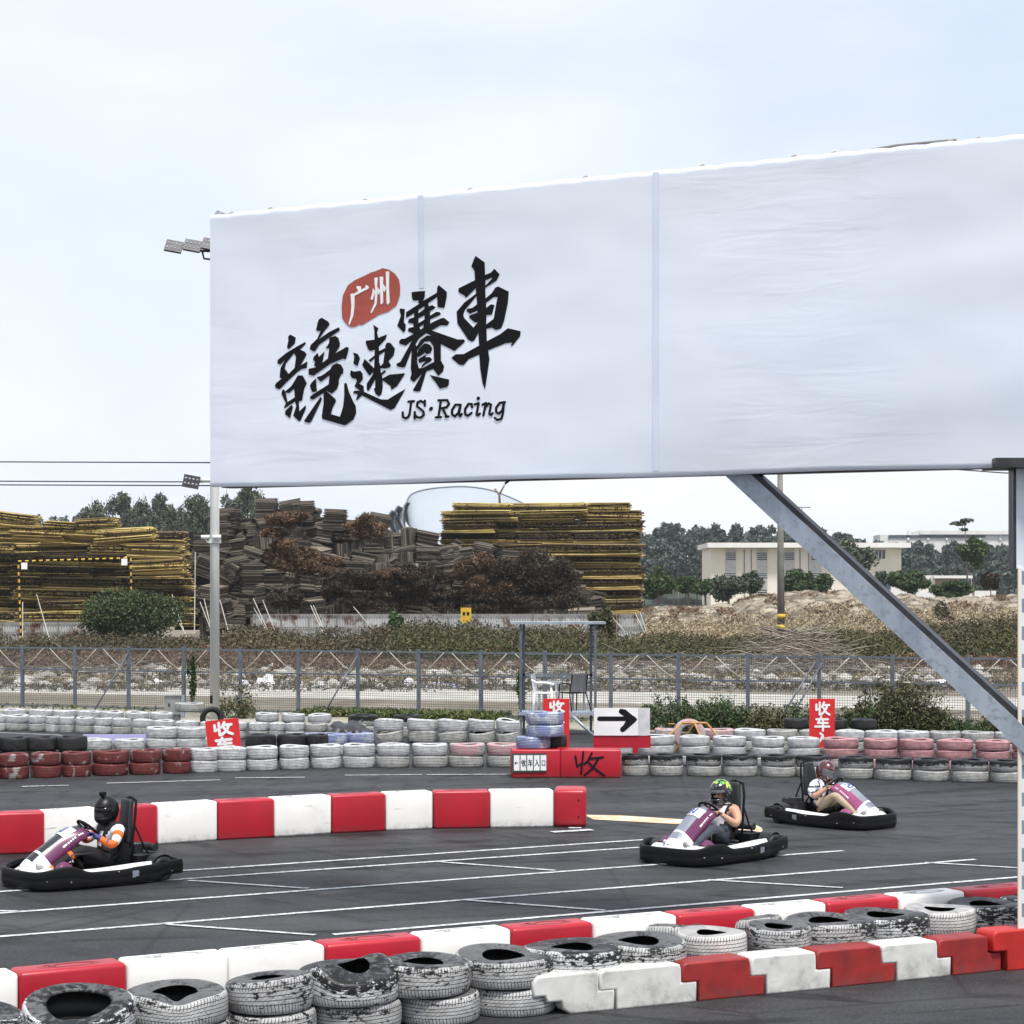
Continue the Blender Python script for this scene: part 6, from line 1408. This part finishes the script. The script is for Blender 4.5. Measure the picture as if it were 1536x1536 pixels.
# ------------------------------------------------------------------ drivers
def skin_mesh(V, E, Rd, root, lvl=2):
    me = bpy.data.meshes.new('x'); me.from_pydata([tuple(v) for v in V], E, []); o = bpy.data.objects.new('x', me); COL.objects.link(o)
    m = o.modifiers.new('s', 'SKIN'); m.use_smooth_shade = True; s = o.modifiers.new('u', 'SUBSURF'); s.levels = lvl; s.render_levels = lvl
    sv = me.skin_vertices[0].data
    for i, r in enumerate(Rd): sv[i].radius = (r, r) if not isinstance(r, tuple) else r; sv[i].use_root = (i == root)
    dg = bpy.context.evaluated_depsgraph_get(); dg.update(); me2 = bpy.data.meshes.new_from_object(o.evaluated_get(dg)); bpy.data.objects.remove(o); return me2
def person(loc, yaw, label, mats, colour, sleeves, head_yaw=0, head_tilt=0, gloves=None, lean=0, knee_up=0, hands=None, arms=None):
    """mats: list of materials; colour(p, bone) -> index into mats"""
    e_ = None
    J = {}; V = []; E = []; Rd = []; B = []
    def j(n, p, r, par=None, bone='torso'):
        J[n] = len(V); V.append(Vector(p)); Rd.append(r)
        if par: E.append((J[par], J[n])); B.append((par, n, bone))
    l = lean
    j('pelvis', (-.24, 0, .235), (.135, .17)); j('belly', (-.27, l*.1, .34), (.13, .165), 'pelvis'); j('chest', (-.275, l*.3, .475), (.135, .185), 'belly'); j('upper', (-.27, l*.5, .585), (.10, .165), 'chest')
    j('neck', (-.255, l*.6, .66), (.06, .06), 'upper', 'neck'); j('skull', (-.235, l*.7, .74), (.078, .07), 'neck', 'head'); j('crown', (-.235, l*.72, .82), (.065, .06), 'skull', 'head')
    hd = hands or {1: (.045, .15, .585), -1: (.045, -.15, .585)}
    for s, n in ((1, 'L'), (-1, 'R')):
        j('sh'+n, (-.265, s*.175+l*.5, .575), .078, 'upper', 'shoulder'+n); el = (arms or {}).get(s, (-.12, s*.31, .42))
        j('ua'+n, ((-.265+el[0])/2-.01, (s*.20+el[1])/2+s*.02, (.57+el[2])/2), .066, 'sh'+n, 'upperarm'+n); j('el'+n, el, .052, 'ua'+n, 'upperarm'+n)
        h = Vector(hd[s]); w_ = h+(Vector(el)-h).normalized()*.075; j('fa'+n, (Vector(el)+(w_-Vector(el))*.4), .048, 'el'+n, 'forearm'+n); j('wr'+n, w_, .030, 'fa'+n, 'forearm'+n); j('pa'+n, w_+(h-w_)*.55, (.034, .022), 'wr'+n, 'hand'+n)
        ku = knee_up if s < 0 else 0
        j('hip'+n, (-.16, s*.09, .225), .088, 'pelvis', 'thigh'+n); j('th'+n, (.02, s*.15, .33+ku*.5), .082, 'hip'+n, 'thigh'+n); j('kn'+n, (.20, s*.20, .40+ku), .058, 'th'+n, 'thigh'+n)
        j('ca'+n, (.34, s*.185, .33+ku*.5), .056, 'kn'+n, 'calf'+n); j('an'+n, (.58, s*.155, .19), .038, 'ca'+n, 'calf'+n); j('he'+n, (.61, s*.155, .165), .04, 'an'+n, 'foot'+n); j('ba'+n, (.69, s*.15, .235), .036, 'he'+n, 'foot'+n); j('to'+n, (.72, s*.15, .285), .026, 'ba'+n, 'foot'+n)
    me = skin_mesh(V, E, Rd, 0)
    # fingers: short skinned chains rooted in the palm, closed round the wheel rim
    cw = Vector((.02, 0, .60)); ax = Vector((-.62, 0, .78)).normalized()
    bm = bmesh.new(); bm.from_mesh(me); hv0 = len(bm.verts)
    for s, n in ((1, 'L'), (-1, 'R')):
        pw = V[J['wr'+n]]; pp = V[J['pa'+n]]; d = (pp-pw).normalized(); sd_ = d.cross(ax).normalized()*s; up = ax
        for k in range(5):
            if k < 4:
                ln = [.9, 1, .95, .75][k]; o_ = pp+sd_*((k-1.5)*.017)
                pts = [o_-d*.012, o_+d*.022, o_+d*.045*ln-up*.004, o_+d*.052*ln-up*.026, o_+d*.030*ln-up*.042]
            else: o_ = pw+(pp-pw)*.5-sd_*.022; pts = [o_, o_-sd_*.014+d*.018+up*.004, o_-sd_*.012+d*.040-up*.004, o_-sd_*.004+d*.052-up*.010]
            fm = skin_mesh(pts, [(a, a+1) for a in range(len(pts)-1)], [.0105]+[.0092]*(len(pts)-2)+[.0075], 0, 1)
            bm.from_mesh(fm); bpy.data.meshes.remove(fm)
    # a face on the head: nose, brow, lips and ears worked into the mesh
    bm.to_mesh(me); bm.free()
    for v in me.vertices[:hv0]:
        p = v.co
        if p.z > .69 and p.x > -.20:
            y = p.y-l*.7; g = math.exp(-(y/.014)**2)
            p.x += g*(.020*math.exp(-((p.z-.752)/.016)**2)+.010*math.exp(-((p.z-.775)/.02)**2))+math.exp(-(y/.025)**2)*.007*math.exp(-((p.z-.722)/.008)**2)
            p.x -= .010*math.exp(-((abs(y)-.030)/.014)**2)*math.exp(-((p.z-.785)/.012)**2)
    ob = link('person', me, [mt[m] for m in mats], None, loc, yaw); tag(ob, label, 'person')
    segs = [(V[J[a]], V[J[b]], bn) for a, b, bn in B]
    for f in me.polygons:
        c = f.center; best = 9; bb = 'torso'
        for a, b, bn in segs:
            ab = b-a; t = max(0, min(1, (c-a).dot(ab)/ab.length_squared)); dd = (c-(a+ab*t)).length
            if bn.startswith('hand'): dd -= .03
            if dd < best: best, bb, tt_ = dd, bn, t
        f.material_index = colour(c, bb, tt_); f.use_smooth = True
    return ob
def helmet(par, c, yaw, shell, visor, tilt=0, roll=0, cam_=False, paint=None, open_=False):
    """full face helmet: shell, chin bar, visor"""
    M = Matrix.Translation(Vector(c)) @ Matrix.Rotation(yaw, 4, 'Z') @ Matrix.Rotation(tilt, 4, 'Y') @ Matrix.Rotation(roll, 4, 'X')
    def surf(th, ph, k=1.0):
        x, y, z = math.cos(ph)*math.cos(th), math.cos(ph)*math.sin(th), math.sin(ph)
        ax_ = .150 if x < 0 else .150+.012*max(0, -z+.1); r = Vector((x*ax_, y*.123, z*(.150 if z > 0 else .182)))
        if z < 0: r.x += .012*max(0, x)*(-z*3); r.y *= 1-.16*max(0, -z-.1); r.x *= 1-.10*max(0, -z-.2) 
        if z < -.86: r.z = -.157
        r.x += .030*max(0, x)*max(0, min(1, (-z-.15)*3))
        return M @ (r*k)
    nt_, np_ = 48, 28; vs = []; fs = []; mi = []
    for i in range(np_+1):
        ph = -1.15+(math.pi/2+1.15)*i/np_
        for k in range(nt_): vs.append(surf(2*math.pi*k/nt_, ph))
    for i in range(np_):
        for k in range(nt_):
            th = 2*math.pi*(k+.5)/nt_; th = th-2*math.pi if th > math.pi else th; ph = -1.15+(math.pi/2+1.15)*(i+.5)/np_
            if abs(th) < 1.15 and -.36 < ph < .30: continue
            fs.append((i*nt_+k, i*nt_+(k+1) % nt_, (i+1)*nt_+(k+1) % nt_, (i+1)*nt_+k)); mi.append(0)
    b = MB(); b.v = vs; b.f = fs; b.mi = mi; b.sm = [True]*len(fs)
    h = b.build('helmet', mt[shell] if isinstance(shell, str) else shell, par, fixn=False); sf = h.modifiers.new('t', 'SOLIDIFY'); sf.thickness = .012; sf.offset = 0
    z0, z1 = (-.38, .32) if not open_ else (.02, .62)
    vz = MB().grid([[surf(-1.28+2.56*k/20, z0+(z1-z0)*q/6, 1.035) for k in range(21)] for q in range(7)]).build('visor', mt[visor], h, fixn=False); sf = vz.modifiers.new('t', 'SOLIDIFY'); sf.thickness = .003
    v2 = MB()
    for sy in (-1, 1): v2.tube([surf(sy*1.32, 0.02, 1.0), surf(sy*1.32, .02, 1.07)], .016, 12)
    v2.build('visor_pivot', mt['steel_dark'], h)
    MB().add([surf(a, b_, 1.03) for a, b_ in ((-.22, -.62), (.22, -.62), (.15, -.52), (-.15, -.52))], [(0, 1, 2, 3)]).build('chin_vent', mt['chrome'], h, fixn=False)
    s_ = MB().grid([[surf(t_, p_, 1.012) for t_ in (-.12, .12)] for p_ in [.42+.11*q for q in range(8)]]); s_.build('top_vent', mt['steel_dark'], h, fixn=False)
    if cam_:
        MB().box((.04, 0, .185), (.05, .062, .042), M=M).box((.055, 0, .155), (.02, .02, .03), M=M).tube([M @ Vector((.068, .012, .188)), M @ Vector((.072, .012, .188))], .012, 10).build('action_camera', mt['black'], h)
    return h
def clear_visor(name, col, rough=.1, alpha=.35):
    m, nt, b = newmat(name); b.inputs['Base Color'].default_value = (*col, 1); b.inputs['Roughness'].default_value = rough; b.inputs['Alpha'].default_value = alpha; return m
mt['visor_grey'] = clear_visor('tinted_visor', (.16, .16, .18), .12, .7)
mt['visor_dark'] = clear_visor('dark_visor', (.008, .008, .01), .1, .82)
mt['helm_black'] = M_('helmet_matt_black', (.006, .006, .007), None, 3, .4, spec=.3)
def painted(name, cols, scale, lo=.4):
    m, nt, b = newmat(name); v = vecsrc(nt, 'obj', False); n = noise(nt, v, scale, 2, .4, None, 1.2); r = nt.nodes.new('ShaderNodeValToRGB'); r.color_ramp.interpolation = 'CONSTANT'
    el = r.color_ramp.elements
    while len(el) < len(cols): el.new(.5)
    for i, c in enumerate(cols): el[i].position = 0 if i == 0 else lo+.26*(i-1)/max(1, len(cols)-1); el[i].color = (*c, 1)
    nt.links.new(n, r.inputs[0]); nt.links.new(r.outputs[0], b.inputs['Base Color']); b.inputs['Roughness'].default_value = .18; b.inputs['Coat Weight'].default_value = .5; return m
def green_helmet():
    m, nt, b = newmat('green_black_helmet'); v = vecsrc(nt, 'obj', False); sep = nt.nodes.new('ShaderNodeSeparateXYZ'); nt.links.new(v, sep.inputs[0])
    n = noise(nt, v, 13, 2, .4, None, 1.5); up = mathn(nt, 'GREATER_THAN', mathn(nt, 'ADD', mathn(nt, 'ADD', sep.outputs[2], mathn(nt, 'MULTIPLY', sep.outputs[0], -.55)), mathn(nt, 'MULTIPLY', n, .12)), 1.045)
    g = nt.nodes.new('ShaderNodeValToRGB'); g.color_ramp.interpolation = 'CONSTANT'; el = g.color_ramp.elements; el.new(.5); el.new(.6)
    for i, (p, c) in enumerate([(0, (.012, .012, .014)), (.44, (.06, .30, .04)), (.52, (.30, .50, .05)), (.60, (.62, .50, .05))]): el[i].position = p; el[i].color = (*c, 1)
    nt.links.new(n, g.inputs[0]); c2 = mixc(nt, ramp(nt, noise(nt, v, 22, 3), .55, .6), (.012, .012, .015), (.12, .13, .15))
    nt.links.new(mixc(nt, up, c2, g.outputs[0]), b.inputs['Base Color']); b.inputs['Roughness'].default_value = .15; b.inputs['Coat Weight'].default_value = .5; return m
mt['helm_green'] = green_helmet()
mt['helm_red'] = painted('red_black_striped_helmet', [(.012, .012, .014), (.20, .03, .03), (.012, .012, .014), (.35, .30, .28)], 22, .47)
mt['suit_black'] = M_('black_race_cloth', (.006, .006, .007), None, 20, .8, bmp=.3)
mt['suit_orange'] = M_('orange_race_cloth', (.78, .15, .02), (.6, .11, .015), 12, .75, bmp=.4)
mt['suit_white'] = M_('white_race_cloth', (.78, .79, .84), (.66, .67, .74), 9, .75, bmp=.4)
mt['glove_blue'] = M_('blue_glove', (.03, .035, .22), (.02, .02, .12), 40, .6)
mt['jeans'] = M_('dark_denim', (.05, .062, .085), (.035, .045, .06), 14, .85, bmp=.3)
mt['khaki'] = M_('khaki_trousers', (.42, .34, .24), (.34, .27, .18), 9, .85, bmp=.4)
mt['vest_white'] = M_('white_vest', (.74, .74, .78), (.6, .6, .66), 10, .8, bmp=.4)
mt['navy'] = M_('navy_stripe', (.03, .035, .08), None, 8, .8)
mt['shoe'] = M_('shoe', (.5, .5, .52), (.1, .1, .1), 20, .6)
# kart one: black and orange suit
def c1(c, b, t):
    if b.startswith('hand') or (b.startswith('forearm') and t > .80): return 3
    if b.startswith('forearm'): return 1
    if b.startswith('upperarm'): return 2 if t < .58 else 1
    if b.startswith('shoulder'): return 2 if abs(c.y) > .185 else 0
    if b in ('neck', 'head'): return 0
    if b == 'torso' and c.x > -.25 and abs(c.y) < .115 and .38 < c.z < .60: return 1 if abs(c.y-.02) > .02 else 2
    if b.startswith('calf') and t > .8 and abs(c.y) > .13: return 1
    if b.startswith('foot'): return 4
    return 0
KY1 = R(220); k1 = gs(137, 133); k1.y = 22.45; k1.x = (134-CX)/F*22.45
kart(k1, KY1, 'black bumpered kart with purple and white nose at far left, driven in orange and black', 'fair_purple')
p1 = person(k1, KY1, 'person in black, orange and white suit, blue gloves and black helmet, driving at far left', ['suit_black', 'suit_orange', 'suit_white', 'glove_blue', 'shoe'], c1, None, hands={1: (.07, .155, .57), -1: (.07, -.155, .57)})
helmet(p1, (-.215, 0, .80), R(22), 'helm_black', 'visor_dark', R(8), 0, True)
def c2(c, b, t):
    if b.startswith('hand') or b.startswith('forearm') or b.startswith('upperarm'): return 0
    if b.startswith('shoulder'): return 0 if abs(c.y) > .16 else (4 if abs(c.y) > .10 else 1)
    if b in ('neck', 'head'): return 0
    if b == 'torso' and c.z > .27:
        if c.x > -.27 and c.z > .545 and abs(c.y) < .055: return 0
        if .085 < abs(c.y) < .135 and c.x > -.34: return 4
        return 1
    if b.startswith('foot'): return 3
    if b.startswith('calf') or b.startswith('thigh') or b == 'torso': return 2
    return 1
KY2 = R(180+48); Y2 = 24.45; k2 = Vector(((1065-CX)/F*Y2, Y2, 0))
kart(k2, KY2, 'kart with purple and white nose turned towards the camera, driver in white vest', 'fair_purple', 'fair_grey')
p2 = person(k2, KY2, 'person in white vest, dark harness straps and green black helmet, driving the middle kart', ['skin', 'vest_white', 'jeans', 'shoe', 'suit_black'], c2, None)
helmet(p2, (-.225, 0, .80), R(-6), 'helm_green', 'visor_grey', R(6), 0, open_=True)
def c3(c, b, t):
    if b.startswith('hand') or b.startswith('forearm'): return 0
    if b.startswith('upperarm'): return 0 if t > .75 and c.z < .47 else (1 if int(c.z*38) % 3 else 3)
    if b.startswith('shoulder'): return 1 if int(c.y*60) % 3 else 3
    if b in ('neck', 'head'): return 0
    if b == 'torso' and c.z > .27: return 3 if (.07 < abs(c.y) < .115) or (c.x > -.3 and int((c.y+.5)*42) % 4 == 0) else 1
    if b.startswith('foot'): return 4
    return 2
KY3 = R(-48); Y3 = 28.1; k3 = Vector(((1250-CX)/F*Y3, Y3, 0))
kart(k3, KY3, 'kart with faded pink and white nose heading right, driver in striped shirt and khaki trousers', 'fair_pink', 'fair_grey')
p3 = person(k3, KY3, 'person in striped shirt, khaki trousers and red black helmet, leaning in the right hand kart', ['skin', 'vest_white', 'khaki', 'navy', 'shoe'], c3, None, lean=.10, knee_up=.07)
helmet(p3, (-.21, .075, .79), R(-10), 'helm_red', 'visor_grey', R(16), R(-10))
for o in COL.objects:
    if o.parent is None and (o.name.startswith('racing_kart') or o.name.startswith('person')) and (o.location-k3).length < .01: o.scale = tuple(q*.94 for q in o.scale)
# ------------------------------------------------------------------ air
P = [(-330, -14, -1), (330, 1060, 46)]
hz = tag(MB().box(tuple((a+b)/2 for a, b in zip(*P)), tuple(b-a for a, b in zip(*P))).build('haze', None), kind='stuff')
hm = bpy.data.materials.new('haze_air'); hm.use_nodes = True; hn = hm.node_tree; hn.nodes.remove(hn.nodes['Principled BSDF'])
pv = hn.nodes.new('ShaderNodeVolumePrincipled'); pv.inputs['Density'].default_value = .00014; pv.inputs['Color'].default_value = (.90, .95, 1, 1); pv.inputs['Anisotropy'].default_value = .2
hn.links.new(pv.outputs[0], hn.nodes['Material Output'].inputs['Volume']); hz.data.materials.append(hm)
# ------------------------------------------------------------------ keep labels short
for o in list(COL.objects):
    if o.parent is None and 'label' in o.keys():
        w_ = o['label'].split()
        if len(w_) > 16: print('LONG', len(w_), o['label'])
